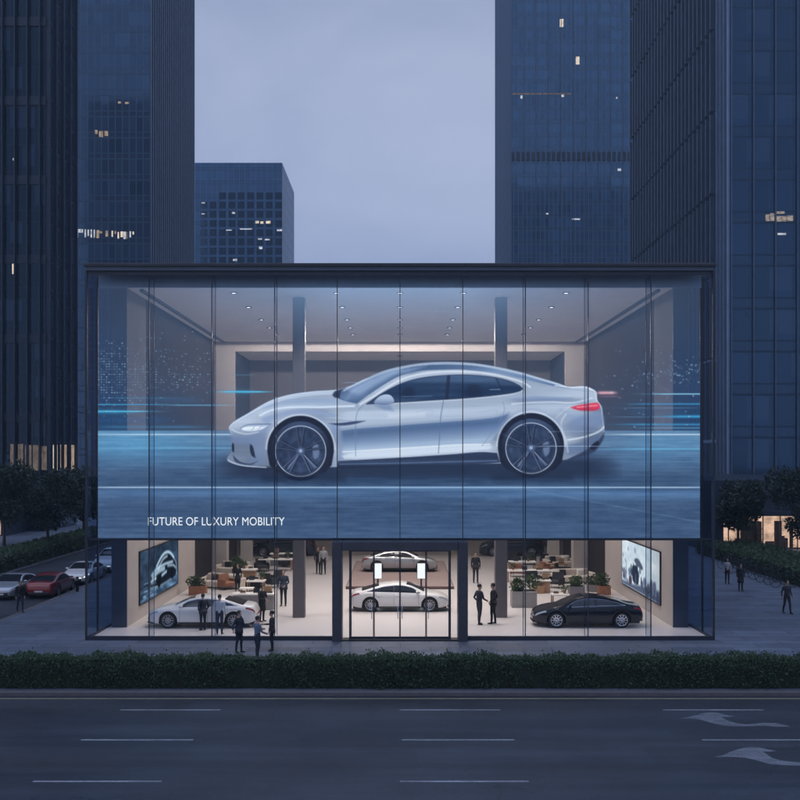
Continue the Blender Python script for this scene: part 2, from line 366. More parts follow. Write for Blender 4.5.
def tower(name, label, x0, x1, y0, y1, h, front, side, group=None):
    t = thing(name, label, 'tower', ((x0 + x1) / 2, y0, 0), group=group)
    ox, oy = (x0 + x1) / 2, y0
    b = MB(); b.box(x0 - ox, x1 - ox, 0, y1 - oy, 0, h)
    me = b.mesh('curtain_wall', [front, side, M['roofm']], uv=True)
    for p in me.polygons: p.material_index = 2 if abs(p.normal.z) > .5 else (1 if abs(p.normal.x) > .5 else 0)
    o = link('curtain_wall', me, t)
    return t, ox, oy
def fins(t, segs, mat, name='fin_array'):
    """upright blades: (x0, x1, y0, y1, z0, z1) in the tower's own frame"""
    b = MB()
    for q in segs: b.box(*q)
    return b.build(name, mat, t)
def lit(t, ox, oy, Y, rects, mat, proud=.03):
    for (xa, xb, ya, yb) in rects:
        b = MB(); b.box(WX(xa, Y) - ox, WX(xb, Y) - ox, Y - oy - proud, Y - oy + .05, WZ(yb, Y), WZ(ya, Y)); b.build('lit_window', mat, t)
# left near tower, black with upright fins
t, ox, oy = tower('office_tower', 'black finned office tower at far left with one lit lower floor', -78, -35.8, 105, 115, 96, M['glassA'], M['glassA2'])
seg = [(x - ox - .06, x - ox + .06, -.55, 0, 2, 96) for x in np.arange(-77.5, -35.8, 1.25)]
fins(t, seg, M['fin_dark'])
fins(t, [(-35.8 - ox, -35.8 - ox + .35, y - oy - .06, y - oy + .06, 2, 96) for y in np.arange(105.2, 114.5, 2.3)], M['fin_dark'])
bands = MB()
for k in range(3, 96, 8): bands.box(-78 - ox, -35.75 - ox, -.12, 0, k, k + .9)
bands.build('floor_band', M['fin_dark'], t)
lit(t, ox, oy, 105, [(10.4, 15.8, 444, 472.5), (18, 23, 444, 471), (25, 31.5, 445, 471), (33, 40.5, 445, 470.5), (41.8, 46.6, 446, 470)], M['lit_dim'])
lit(t, ox, oy, 105, [(65.9 - 0.2, 72.8, 445.4, 469)], M['lit_warm']) if False else None
lit(t, ox, oy, 105, [(12.2, 14.6, 262, 274)], M['lit_warm2']); lit(t, ox, oy, 105, [(13, 14.6, 158, 160.5)], M['lit_cool'])
for ya, yb, z0, z1, m in ((107.3, 108.6, 6.1, 8.75, 'lit_warm2'), (109.6, 111.6, 6.1, 8.8, 'lit_warm'), (112.2, 114.2, 6.1, 8.8, 'lit_warm')):
    b = MB(); b.box(-35.8 - ox - .05, -35.8 - ox + .03, ya - oy, yb - oy, z0, z1); b.build('lit_window', M[m], t)
b = MB(); b.box(-78 - ox, -37.5 - ox, -6.0, -.6, 0, 4.4); b.build('podium', M['fin_dark'], t)
LEFT_T = (t, ox, oy)
# left middle tower
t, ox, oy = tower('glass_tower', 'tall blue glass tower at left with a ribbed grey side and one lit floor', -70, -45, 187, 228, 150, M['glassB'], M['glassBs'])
fins(t, [(-45 - ox, -45 - ox + .25, y - oy - .2, y - oy + .2, 0, 150) for y in np.arange(187.3, 228, 1.7)], M['fin_rib'])
lr = random.Random(4)
for xa in np.arange(75.6, 133, 3.0):
    if 108 < xa < 110 or lr.random() < .08: continue
    y0 = 229 + (xa - 75) * .035; m = lr.choice(('lit_cool', 'lit_cool', 'lit_warm2') if xa < 96 else (('lit_warm2', 'lit_warm') if xa < 108 else ('lit_warm', 'lit_dim', 'lit_cool', 'lit_warm2')))
    yb = y0 + lr.choice((3.5, 6.5, 8, 8.4)); lit(t, ox, oy, 187, [(xa, xa + lr.choice((1.4, 2.5, 2.6)), y0 + (lr.random() * 1.5 if xa > 96 else 0), yb)], M[m])
lit(t, ox, oy, 187, [(95, 97.5, 130, 134), (99, 103, 131, 137), (104.5, 108, 131, 136), (118, 121, 101.5, 103.5), (125, 129, 102, 104)], M['lit_warm'])
# left far block with punched windows
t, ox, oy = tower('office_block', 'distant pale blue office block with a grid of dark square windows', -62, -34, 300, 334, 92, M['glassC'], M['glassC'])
M['punch'] = facade('punched_window', (.012, .03, .065), 1.1, 1.2, .07, .07, (.03, .04, .055), 0, .06, 1.8, .5, .004)
wm = None
for r_ in range(9):
    for c_ in range(9):
        px0 = 200.3 + c_ * 9.35; py0 = 192.5 + r_ * 9.2
        if r_ == 0 and c_ < 2: continue
        x0 = WX(px0, 300); x1 = WX(px0 + 6.9, 300); z1 = WZ(py0, 300); z0 = WZ(py0 + 7.0, 300)
        if wm is None:
            b = MB(); b.box(0, x1 - x0, -.06, .3, 0, z1 - z0); wm = b.mesh('window', M['punch'], uv=True)
        o = link('window', wm, t, (x0 - ox, 0, z0))
lit(t, ox, oy, 300, [(255.6, 259, 221, 223.4), (260.5, 263.4, 221.4, 223.8), (266, 270.6, 221, 223.6)], M['lit_warm2'], .12)
lit(t, ox, oy, 300, [(226, 232, 229.8, 230.6), (240, 252, 228.6, 229.6), (277, 282, 229.4, 231.2), (258, 262, 238.4, 239.8), (265, 270, 239, 240.2), (201.4, 205, 202.4, 203.4), (201.6, 205, 213.6, 214.4), (232, 235, 212, 214), (259, 262.4, 246.6, 249.2), (233, 237, 259, 261)], M['lit_cool'], .12)
# right middle tower
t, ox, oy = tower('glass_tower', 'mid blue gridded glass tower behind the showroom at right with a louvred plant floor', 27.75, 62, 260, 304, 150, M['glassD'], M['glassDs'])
for k in range(24):
    xa = 511.6 + k * 5.05
    b = MB(); b.box(WX(xa, 260) - ox, WX(xa + 3.0, 260) - ox, -.25, .1, WZ(161, 260), WZ(152, 260)); b.build('louvre', M['steel'], t)
lit(t, ox, oy, 260, [(559.8, 563.4, 19, 27), (575.8, 579.4, 56.6, 64.4)], M['lit_warm2'])
for xa in np.arange(512.4, 566, 5.95): lit(t, ox, oy, 260, [(xa, xa + 5.2, 93.0, 94.6)], M['lit_dim'])
lit(t, ox, oy, 260, [(520.4, 522.6, 95.5, 98.6), (561, 564, 94.4, 97), (616, 617.4, 97, 98.8), (617.6, 621, 168.6, 171), (572, 580, 218.5, 219.8), (546, 549, 213, 214.4)], M['lit_cool'])
fins(t, [(x - ox - .07, x - ox + .07, -.22, 0, 0, 150) for x in np.arange(27.85, 62, 3.1)], M['fin_mid'])
# right near tower
t, ox, oy = tower('office_tower', 'dark office tower at far right with upright fins on its side', 36.5, 84, 115, 163.6, 100, M['glassE'], M['glassEs'])
fins(t, [(-.6 + 36.5 - ox, 36.5 - ox, y - oy - .12, y - oy + .12, z, z + 9.1) for y in np.arange(120.5, 163.6, 1.75) for z in np.arange(0, 100, 9.5)], M['fin_rib'])
fins(t, [(-.3 + 36.5 - ox, 36.5 - ox, y - oy - .07, y - oy + .07, 0, 100) for y in (115.2, 116.5, 117.8, 119.2)], M['fin_pale'], 'corner_fins')
fins(t, [(x - ox - .07, x - ox + .07, -.3, 0, 5, 100) for x in np.arange(36.6, 84, 2.43)], M['fin_rib'], 'mullion_array')
M['lit_pale'] = glow('lit_window_pale', (1., .84, .74), .36, .1, 1.4, (2.2, 2.2, 3.5), 5)
lit(t, ox, oy, 115, [(765.5, 769.6, 214.5, 221), (770.2, 774.2, 213.2, 221), (776, 784.5, 211.4, 213.8), (776, 786.4, 216, 221.5), (787, 793, 215.4, 221)], M['lit_pale']); lit(t, ox, oy, 115, [(777.5, 786, 233, 235)], M['lit_cool'])
b = MB(); b.box(24.6 - ox, 84 - ox, 85.5 - oy, 114.6 - oy, 0, 5.6); b.build('podium', M['fin_dark'], t)
M['shop'] = glow('lit_shop_wall', (1., .66, .48), .75, .3, 1.3, (1.6, .9, 1.8), 4)
M['shop_dark'] = plain('shop_fixture_brown', (.10, .06, .04), .7, 0, .3, 3)
def shop(t, ox, oy, x0, x1, y, z1, seed):
    """shallow lit shop: bright back wall, mullions, shelves and counters standing before it"""
    r = random.Random(seed)
    b = MB(); b.box(x0 - ox, x1 - ox, y + .02 - oy, y + .06 - oy, .1, z1); b.build('shop_back', M['shop'], t)
    n = int((x1 - x0) / 1.25)
    b = MB()
    for k in range(n + 1):
        x = x0 + (x1 - x0) * k / n; b.box(x - .035 - ox, x + .035 - ox, y - 1.24 - oy, y - 1.16 - oy, .02, z1)
    b.box(x0 - ox, x1 - ox, y - 1.235 - oy, y - 1.165 - oy, z1 + .002, z1 + .12); b.build('shop_frame', M['steel'], t)
    b = MB(); b.box(x0 - .3 - ox, x1 + .3 - ox, y - 1.3 - oy, y - oy, z1 + .122, z1 + .4); b.build('shop_canopy', M['fin_dark'], t)
    for k in range(n * 4):
        x = r.uniform(x0 + .1, x1 - .5); w_ = r.uniform(.15, .7); h_ = r.choice((.7, .9, 1.1, 1.9, 2.3)); yy = y - r.uniform(.1, 1.0)
        b = MB(); b.box(x - ox, x + w_ - ox, yy - .2 - oy, yy - oy, .03, h_)
        if h_ > 1.5:
            for q in range(4): b.box(x - .1 - ox, x + w_ + .1 - ox, yy - .28 - oy, yy - .201 - oy, .35 + q * .45, .39 + q * .45)
        b.build('shop_fitting', M['shop_dark'], t)
shop(t, ox, oy, 26.6, 33.6, 85.44, 2.75, 5)
shop(*LEFT_T, -45.5, -38, 98.95, 2.3, 6); shop(*LEFT_T, -58, -49, 98.95, 2.3, 7)
# ---------------------------------------------------------------- the moving picture on the LED wall
import numpy as np
def seg_sdf(P, pts):
    """signed distance (negative inside) from the grid points to a closed polygon"""
    X, Y = P
    n = len(pts)
    d = np.full(X.shape, 1e9); inside = np.zeros(X.shape, bool)
    for i in range(n):
        x0, y0 = pts[i]; x1, y1 = pts[(i + 1) % n]
        ex, ey = x1 - x0, y1 - y0
        wx, wy = X - x0, Y - y0
        t = np.clip((wx * ex + wy * ey) / max(ex * ex + ey * ey, 1e-9), 0, 1)
        d = np.minimum(d, (wx - ex * t) ** 2 + (wy - ey * t) ** 2)
        c = ((y0 <= Y) & (y1 > Y)) | ((y1 <= Y) & (y0 > Y))
        xx = x0 + (Y - y0) / (ey if abs(ey) > 1e-9 else 1e-9) * ex
        inside ^= c & (X < xx)
    d = np.sqrt(d)
    return np.where(inside, -d, d)
def smooth_poly(pts, closed=True, k=5):
    """Catmull-Rom through the points; a point given with a third value stays a sharp corner"""
    out = []; n = len(pts)
    rng = range(n if closed else n - 1)
    for i in rng:
        p0, p1, p2, p3 = pts[(i - 1) % n], pts[i], pts[(i + 1) % n], pts[(i + 2) % n]
        if not closed:
            if i == 0: p0 = p1
            if i == n - 2: p3 = p2
        if len(p1) > 2: p0 = p1
        if len(p2) > 2: p3 = p2
        for j in range(k):
            t = j / k
            out.append(tuple(.5 * (2 * p1[a] + (p2[a] - p0[a]) * t + (2 * p0[a] - 5 * p1[a] + 4 * p2[a] - p3[a]) * t * t
                             + (3 * p1[a] - p0[a] - 3 * p2[a] + p3[a]) * t ** 3) for a in (0, 1)))
    if not closed: out.append(tuple(pts[-1][:2]))
    return out
class Canvas:
    def __init__(s, x0, x1, y0, y1, nx, ny):
        s.x = np.linspace(x0, x1, nx); s.y = np.linspace(y0, y1, ny)
        s.X, s.Y = np.meshgrid(s.x, s.y)
        s.c = np.zeros((ny, nx, 3)); s.a = np.zeros((ny, nx)); s.px = (x1 - x0) / (nx - 1)
    def win(s, xa, xb, ya, yb):
        i0, i1 = np.searchsorted(s.x, [xa, xb]); j0, j1 = np.searchsorted(s.y, [ya, yb])
        return slice(max(j0 - 1, 0), j1 + 1), slice(max(i0 - 1, 0), i1 + 1)
    def put(s, w, col, m, alpha=None):
        col = np.asarray(col, float) / 255.
        m3 = m[..., None]
        s.c[w] = s.c[w] * (1 - m3) + col * m3
        if alpha is not None: s.a[w] = s.a[w] * (1 - m) + alpha * m
    def poly(s, pts, col, op=1., soft=.55, alpha=1., mask=None):
        xs = [p[0] for p in pts]; ys = [p[1] for p in pts]
        w = s.win(min(xs) - soft - 1, max(xs) + soft + 1, min(ys) - soft - 1, max(ys) + soft + 1)
        d = seg_sdf((s.X[w], s.Y[w]), pts)
        m = np.clip(.5 - d / (2 * soft), 0, 1) * op
        if mask is not None: m = m * mask[w]
        if callable(col): col = col(s.X[w], s.Y[w], d)
        s.put(w, col, m, alpha)
    def full_mask(s, pts, soft=.55):
        return np.clip(.5 - seg_sdf((s.X, s.Y), pts) / (2 * soft), 0, 1)
    def line(s, pts, col, wd=1., op=1., soft=.5, mask=None, taper=False, alpha=1.):
        xs = [p[0] for p in pts]; ys = [p[1] for p in pts]; r = wd + soft + 1
        w = s.win(min(xs) - r, max(xs) + r, min(ys) - r, max(ys) + r)
        X, Y = s.X[w], s.Y[w]; best = np.zeros(X.shape); L = len(pts) - 1
        for i in range(L):
            (x0, y0), (x1, y1) = pts[i][:2], pts[i + 1][:2]
            ex, ey = x1 - x0, y1 - y0
            t = np.clip(((X - x0) * ex + (Y - y0) * ey) / max(ex * ex + ey * ey, 1e-9), 0, 1)
            d = np.hypot(X - x0 - ex * t, Y - y0 - ey * t)
            hw = wd * .5
            if taper: hw = hw * np.sin(np.pi * np.clip((i + t) / L, .0, 1.)) ** .6
            best = np.maximum(best, np.clip(.5 - (d - hw) / (2 * soft), 0, 1))
        m = best * op
        if mask is not None: m = m * mask[w]
        s.put(w, col, m, alpha)
    def streak(s, x0, x1, y, h, col, op, fade=.3):
        """a soft horizontal bar of light, bright in the middle and fading towards its ends"""
        w = s.win(x0, x1, y - 4 * h, y + 4 * h)
        t = np.clip((s.X[w] - x0) / (x1 - x0), 0, 1)
        m = np.clip(np.minimum(t, 1 - t) / max(fade, 1e-3), 0, 1) * np.exp(-((s.Y[w] - y) / h) ** 2) * op
        s.put(w, col, m); s.a[w] = np.maximum(s.a[w], m)
def vnoise(X, Y, sx, sy, seed):
    r = np.random.RandomState(seed); g = r.rand(256, 256)
    u, v = X / sx + 40, Y / sy + 40
    i, j = np.floor(u).astype(int), np.floor(v).astype(int)
    fu, fv = u - i, v - j
    fu, fv = fu * fu * (3 - 2 * fu), fv * fv * (3 - 2 * fv)
    q = lambda a, b: g[b % 256, a % 256]
    return (q(i, j) * (1 - fu) + q(i + 1, j) * fu) * (1 - fv) + (q(i, j + 1) * (1 - fu) + q(i + 1, j + 1) * fu) * fv
def scatter_shade(X, Y, samples):
    """smooth colour field through scattered colour samples (x, y, r, g, b, sx, sy)"""
    num = np.zeros(X.shape + (3,)); den = np.full(X.shape, 1e-9)
    for x, y, r, g, b, sx, sy in samples:
        w = np.exp(-.5 * (((X - x) / sx) ** 2 + ((Y - y) / sy) ** 2)) + 1e-7 / (1 + ((X - x) ** 2 + (Y - y) ** 2))
        num += w[..., None] * np.array([r, g, b]); den += w
    return num / den[..., None]
def paint_wall(nx=1004, ny=418):
    C = Canvas(98, 700, 288, 538, nx, ny)
    X, Y = C.X, C.Y
    # veil of the transparent screen over the room; hi paints the ceiling's light into it
    side = np.clip((np.abs(X - 399) - 150) / 150, 0, 1)
    up = np.clip((Y - 300) / 130, 0, 1)
    n1 = vnoise(X, Y, 60, 30, 1)
    hi = np.clip(1 - (Y - 288) / 60, 0, 1) * np.clip(1.25 - np.abs(X - 399) / 240, 0, 1)
    veil = np.stack([88 - 40 * side * up + 10 * n1 + 52 * hi, 112 - 24 * side * up + 10 * n1 + 66 * hi, 150 - 8 * side * up + 10 * n1 + 72 * hi], -1) / 255.
    C.c[:] = veil; C.a[:] = .22 + .16 * side * up + .34 * hi
    # road of the picture, opaque
    edge = 430.5
    t = np.clip((Y - edge) / 107, 0, 1)
    def ramp(t, stops):
        ks = [q[0] for q in stops]
        return np.stack([np.interp(t, ks, [q[1][i] for q in stops]) for i in range(3)], -1)
    road = ramp(t, [(0, (100, 128, 162)), (.12, (94, 124, 160)), (.28, (78, 108, 146)), (.40, (64, 92, 128)), (.53, (62, 90, 126)), (.60, (76, 106, 146)), (.72, (62, 88, 124)), (1, (66, 93, 130))])
    mid = np.exp(-((X - 420) / 170.) ** 2)[..., None]
    road = road - mid * np.array([20, 24, 24]) * np.clip(1 - t * 1.2, 0, 1)[..., None]
    glow = (np.exp(-((X - 130) / 80.) ** 2) + .6 * np.exp(-((X - 670) / 60.) ** 2)) * np.exp(-((Y - 442) / 20.) ** 2)
    road = road + glow[..., None] * np.array([-8, 28, 36])
    tex = (vnoise(X, Y, 46, 1.3, 2) - .5) * 14 + (vnoise(X, Y, 14, 2.6, 3) - .5) * 12 + (vnoise(X, Y, 3, .9, 4) - .5) * 7
    road = np.clip(road + tex[..., None] * np.array([.9, 1., 1.]), 0, 255)
    rm = np.clip((Y - edge) / 1.5 + .5, 0, 1)
    C.c[:] = C.c * (1 - rm[..., None]) + road / 255. * rm[..., None]; C.a = C.a * (1 - rm) + rm
    # light lines on the road
    C.streak(60, 300, 434.5, .8, (205, 228, 248), .75, .3); C.streak(590, 760, 434.5, .8, (210, 230, 248), .8, .25)
    C.streak(60, 290, 448, .8, (120, 195, 235), .55); C.streak(590, 760, 449, .9, (110, 195, 235), .65)
    C.streak(590, 720, 462, .6, (120, 170, 215), .3)
    C.streak(40, 760, 487.4, .75, (190, 218, 246), .85, .1); C.streak(300, 620, 488.5, 2.2, (130, 180, 230), .4, .3)
    C.streak(40, 420, 492.5, 3.5, (96, 146, 200), .35, .3); C.streak(420, 780, 494, 4, (96, 146, 200), .4, .3)
    C.line([(525, 489), (700, 522)], (120, 160, 200), .7, .35, 1.0)
    for k in range(16):
        r = np.random.RandomState(50 + k); x = r.uniform(100, 640); y = r.uniform(440, 534)
        C.streak(x, x + r.uniform(20, 110), y, .45, (150, 190, 228), r.uniform(.08, .28))
    # light streaks in the air
    cy = (70, 190, 235)
    for a in ((40, 176, 411.4, .9, (130, 225, 250), 1), (20, 160, 411.8, 3.2, cy, .45), (60, 190, 404.5, .8, cy, .6), (150, 250, 405.2, .7, (130, 200, 235), .6),
              (205, 282, 391.8, 1.0, (90, 205, 240), .75), (215, 262, 391.8, 3.4, cy, .35), (100, 230, 400, 6, (60, 130, 185), .28), (60, 200, 420, 7, (40, 110, 165), .35),
              (60, 240, 427, 2.2, (80, 160, 205), .4), (90, 190, 398, .6, cy, .4),
              (625, 760, 394, .8, (150, 215, 240), .7), (610, 740, 404, 1.1, (70, 170, 220), .6), (600, 720, 408, .6, (140, 200, 230), .45), (640, 770, 416.5, 1.8, (60, 175, 225), .7),
              (600, 690, 417, .6, (150, 205, 235), .4), (590, 760, 424.5, 1.6, (70, 165, 215), .55), (600, 780, 428, 1, (120, 190, 225), .5), (600, 720, 412, 9, (50, 110, 160), .3),
              (592, 621, 392.8, 2.0, (226, 168, 176), .75), (594, 625, 396.5, 1.2, (190, 120, 150), .4), (338, 366, 382.5, .5, (190, 210, 240), .5), (344, 362, 386.6, .4, (160, 190, 230), .4),
              (224, 260, 375, .4, (120, 180, 220), .4)):
        C.streak(*a[:5], min(1, a[5] * 1.35), *a[6:])
    # far city points
    r = np.random.RandomState(7)
    def dots(xa, xb, ya, yb, n, cx, cyy, sx, sy, grid):
        for _ in range(n):
            x = r.normal(cx, sx); y = r.normal(cyy, sy)
            if not (xa < x < xb and ya < y < yb): continue
            if grid: x = round(x / 2.6) * 2.6; y = round(y / 2.6) * 2.6
            s = r.uniform(.45, .85) * (1.0 if grid else 1.15); o = r.uniform(.35, 1.)
            w = C.win(x - 3, x + 3, y - 3, y + 3)
            m = np.exp(-(((C.X[w] - x) / s) ** 2 + ((C.Y[w] - y) / (s * .8)) ** 2)) * o
            C.put(w, (176, 214, 240), m); C.a[w] = np.maximum(C.a[w], m * .9)
    dots(98, 150, 335, 426, 420, 112, 378, 18, 20, True); dots(98, 216, 340, 405, 260, 165, 376, 34, 12, True)
    dots(140, 222, 318, 430, 120, 170, 366, 34, 24, False); dots(622, 700, 345, 430, 150, 672, 372, 26, 9, False)
    dots(600, 700, 345, 432, 70, 655, 392, 34, 22, False); dots(330, 600, 292, 350, 14, 420, 318, 80, 16, False)
    # contact shadow under the car
    w = C.win(205, 640, 440, 500)
    sh = np.clip(1 - (np.maximum(np.abs(C.X[w] - 416) - 165, 0) / 42.) ** 2, 0, 1) * np.exp(-np.clip((C.Y[w] - 472) / 7.0, 0, 9) ** 2) * np.clip((C.Y[w] - 452) / 10, 0, 1)
    C.put(w, (28, 40, 66), sh * .8, 1.)
    # --- body
    body = smooth_poly([(228.8, 429), (229.6, 425.5), (234.5, 421), (247.5, 413.5), (268.6, 401.2), (288, 394.8), (312, 391.2), (333, 389.8), (347.5, 386.8), (365, 378.6),
                        (382.5, 371), (400, 366.4), (421, 363), (442, 361.8), (463, 362.2), (480, 363.8), (500, 367.2), (520, 371.8), (540, 377.6), (558, 383), (569, 386.4), (584, 386),
                        (591, 388), (596.4, 392), (597.6, 400), (602, 407), (603.2, 416), (604.6, 428), (604, 434), (600, 444), (594, 451.6), (582, 455), (566, 459.5), (540, 463), (500, 463.5), (463, 464.5),
                        (400, 465.5), (340, 467), (267, 467.8), (246, 466.4), (231, 463), (227, 459.4), (229.6, 453.6), (232.4, 450), (232, 437.5)])
    BM = C.full_mask(body)
    W = C.win(222, 610, 355, 472)
    S = []
    def row(pts, sx, sy):
        for x, y, v in pts:
            if isinstance(v, tuple): rr, gg, bb = v
            if not isinstance(v, tuple): v = 255 * (v / 255.) ** 1.2
            if isinstance(v, tuple): pass
            else: rr, gg, bb = v * .90 - 9 - (232 - v) * .12, v * .94 - 6 - (232 - v) * .04, v - 2 + (232 - v) * .10
            S.append((x, y, rr, gg, bb, sx, sy))
    # bonnet and front end
    row([(232, 423, 225), (242, 417, 232), (258, 408, 236), (272, 401, 236), (290, 396.5, 228), (308, 393.5, 220), (326, 392, 214)], 9, 4)
    row([(250, 416, 214), (268, 408, 206), (286, 402.5, 196), (304, 399.5, 190), (322, 398.5, 196), (336, 399, 210)], 9, 2.6)
    row([(276, 410, 226), (292, 406, 232), (312, 404, 228), (330, 404, 222)], 9, 2.2)
    row([(232, 429, 214), (240, 433, 196), (252, 432, 196), (263, 428, 204), (270, 420, 212), (284, 414, 206), (300, 411.5, 196), (318, 414, 188)], 8, 3.6)
    row([(236, 442, 148), (246, 441, 152), (256, 440, 170), (263, 440, 186), (265, 452, 178), (262, 462, 160), (240, 452, 160)], 5, 4.5)
    row([(252, 462, 150), (238, 460, 170)], 6, 3)
    # front wing behind the wheel
    row([(330, 424, 196), (336, 434, 190), (341, 446, 186), (340, 456, 196), (335, 416, 206)], 5, 5)
    # shoulder band
    for x in range(346, 524, 14):
        f = (x - 346) / 178.
        yb = np.interp(x, [341, 356, 384, 410, 440, 463, 482, 498, 509], [430, 428, 426, 423.8, 421.6, 420, 418.4, 416, 412.6])
        row([(x, 405.5 - 3 * f, 206), (x, (405.5 - 3 * f + yb) / 2, 226), (x, yb - 2.5, 214)], 9, 2.4)
        if x < 494:
            row([(x, yb + 4, 150), (x, yb + 8.5, 158), (x, yb + 13, 178)], 9, 2.4)
            row([(x, 446 - 3 * f, 208), (x, 450.5 - 4 * f, 234), (x, 454.5 - 5 * f, 226)], 9, 1.9)
    row([(500, 428, 132), (497, 436, 156), (494, 444, 200), (506, 420, 176), (500, 450, 190)], 5, 4)
    # rear quarter
    row([(530, 396, 204), (546, 394, 214), (562, 394, 222), (578, 393, 226), (590, 395, 222)], 9, 3.2)
    row([(522, 402, 150), (540, 400.5, 158), (558, 400.6, 170), (574, 400, 186)], 8, 1.7)
    row([(508, 408, 224), (522, 408, 216), (540, 406.5, 220), (558, 407, 222), (572, 410, 216), (580, 416, 202)], 8, 3)
    row([(562, 420, 200), (570, 430, 186), (578, 425, 176), (590, 420, 168), (599, 420, 160)], 7, 4)
    row([(572, 440, 206), (584, 436, 160), (596, 432, 150), (588, 429, 140), (600, 428, 190)], 7, 2.6)
    row([(570, 450, 176), (582, 446, 150), (594, 442, 120)], 6, 4)
    # roof frame
    row([(400, 369, 160), (440, 364, 170), (480, 366, 176), (520, 374, 186), (540, 381, 196), (556, 388, 206)], 12, 3)
    row([(370, 398, 216), (384, 388, 220), (404, 378, 222), (430, 373.4, 224), (460, 372, 224), (490, 375, 214), (510, 379.5, 206), (528, 386, 204)], 8, 2.6)
    col = scatter_shade(X[W], Y[W], S)
    col += ((vnoise(X[W], Y[W], 40, 2, 11) - .5) * 8)[..., None]
    C.put(W, np.clip(col, 0, 255), BM[W], 1.)
    # rim light and dark lower edge
    d = seg_sdf((X[W], Y[W]), body)
    C.put(W, (232, 240, 250), np.clip(1 - np.abs(d + 1.0) / 1.1, 0, 1) * .55 * np.clip((432 - Y[W]) / 10, 0, 1), None)
    M = BM
    # crisp planes of the flank: dark reflected band under the shoulder, bright lower plane above the sill
    top_ = smooth_poly([(341, 430), (356, 428), (384, 426), (410, 423.8), (440, 421.6), (463, 420), (482, 418.4), (498, 416), (509, 412.6)], False)
    bx = [q[0] for q in top_]; by = [q[1] for q in top_]
    def band(x, y, d):
        t = np.clip((y - np.interp(x, bx, by)) / 21., 0, 1)
        return np.stack([np.interp(t, [0, .25, .6, 1], [84, 76, 110, 164]), np.interp(t, [0, .25, .6, 1], [112, 104, 138, 188]), np.interp(t, [0, .25, .6, 1], [154, 146, 180, 218])], -1)
    C.poly(top_ + [(506, 424), (496, 436), (488, 444), (463, 446.5), (400, 451), (346, 454), (341, 440)], band, .80, 1.9)
    low_ = smooth_poly([(341, 456), (360, 451.5), (400, 448.6), (440, 446), (470, 444.6), (492, 446)], False)
    C.poly(low_ + [(490, 449), (463, 451.6), (400, 456), (345, 459)], (222, 232, 246), .75, 1.0)
    C.line(top_, (240, 247, 255), 1.0, .3, .8)
    C.poly(smooth_poly([(231, 431, 1), (246, 435), (262, 430), (268, 424), (266, 440), (264, 462), (250, 462), (252, 446), (238, 443), (232, 440)]), (112, 136, 178), .55, 2.4)
    C.poly(smooth_poly([(262, 419), (276, 413.4), (292, 410.6), (316, 410.4), (338, 415), (328, 416.6), (314, 413.6), (296, 413), (280, 416.4), (268, 423)]), (136, 158, 198), .6, 1.5)
    C.poly(smooth_poly([(262, 406.5), (280, 401.5), (300, 399), (326, 398.6), (344, 401.5), (330, 404.2), (306, 403.8), (284, 404.6), (268, 408)]), (150, 172, 208), .6, 1.6)
    C.poly(smooth_poly([(330, 428), (338, 424), (342, 436), (342, 458), (337, 460), (337, 444)]), (126, 150, 192), .6, 2.)
    C.poly(smooth_poly([(514, 399.4), (534, 396.4), (556, 397), (574, 398.4), (556, 400.2), (534, 400.2)]), (128, 150, 190), .6, 1.4)
    C.poly(smooth_poly([(560, 409), (572, 414), (586, 414.4), (600, 412), (602, 421), (588, 425), (572, 421)]), (140, 162, 200), .5, 2.)
    C.poly(smooth_poly([(568, 446), (584, 441.6), (600, 434), (600, 441), (588, 449), (570, 455)]), (96, 118, 160), .65, 1.6)
    C.line(smooth_poly([(566, 414), (561, 424), (566, 440), (568, 452)], False), (226, 238, 252), 1.2, .6, .9)
    C.line(smooth_poly([(343, 452), (380, 449.6), (420, 447.2), (460, 444.8), (490, 444.4)], False), (246, 251, 255), 1.2, .85, .7)
    C.line(smooth_poly([(232, 429.5), (238, 432.4), (247, 434), (258, 432)], False), (232, 242, 255), .9, .7, .7)
    C.poly(smooth_poly([(566, 424, 1), (580, 417), (600, 414), (603, 424), (590, 430), (574, 436)]), (120, 138, 176), .55, 2.0)
    C.poly(smooth_poly([(232, 438, 1), (249, 437), (262, 434), (264, 446), (250, 444), (234, 446)]), (120, 138, 178), .5, 2.)
    C.poly(smooth_poly([(274, 418), (284, 412), (304, 409), (322, 411), (334, 417), (322, 415), (300, 413.4), (284, 416)]), (150, 166, 200), .6, 1.2)
    # sill and lower trim
    C.poly(smooth_poly([(338, 461, 1), (400, 457.6), (450, 454.4), (480, 452), (497, 453, 1), (500, 462.5, 1), (463, 465.5), (400, 467), (337, 468, 1)]), lambda x, y, d: np.stack([np.interp(y, [448, 458, 462, 468], [44, 32, 46, 24]), np.interp(y, [448, 458, 462, 468], [60, 46, 64, 34]), np.interp(y, [448, 458, 462, 468], [92, 76, 98, 58])], -1), .95)
    C.line([(340, 464.2), (400, 463.2), (463, 461.4), (497, 460.6)], (104, 130, 172), .8, .8)
    C.poly([(262, 466.4), (272, 466), (272, 470), (240, 468)], (30, 40, 64), .7, 1.2)
    # bonnet creases
    C.line(smooth_poly([(240, 420), (262, 409), (285, 401), (310, 398), (338, 398.5)], False), (160, 172, 200), .7, .55, .6, M)
    C.line(smooth_poly([(260, 415.5), (271, 410.3), (286, 407.6), (303, 407), (320, 407.2), (335, 406.6), (354, 406)], False), (226, 240, 255), 1.7, .95, .8, M)
    C.line(smooth_poly([(238, 420), (252, 412), (270, 403.5), (290, 397.5), (312, 394.4), (334, 393)], False), (214, 228, 250), 1.4, .6, 1.0, M)
    C.line(smooth_poly([(512, 404), (530, 402.6), (552, 402), (574, 402.6), (592, 398)], False), (230, 240, 255), 1.3, .8, .8, M)
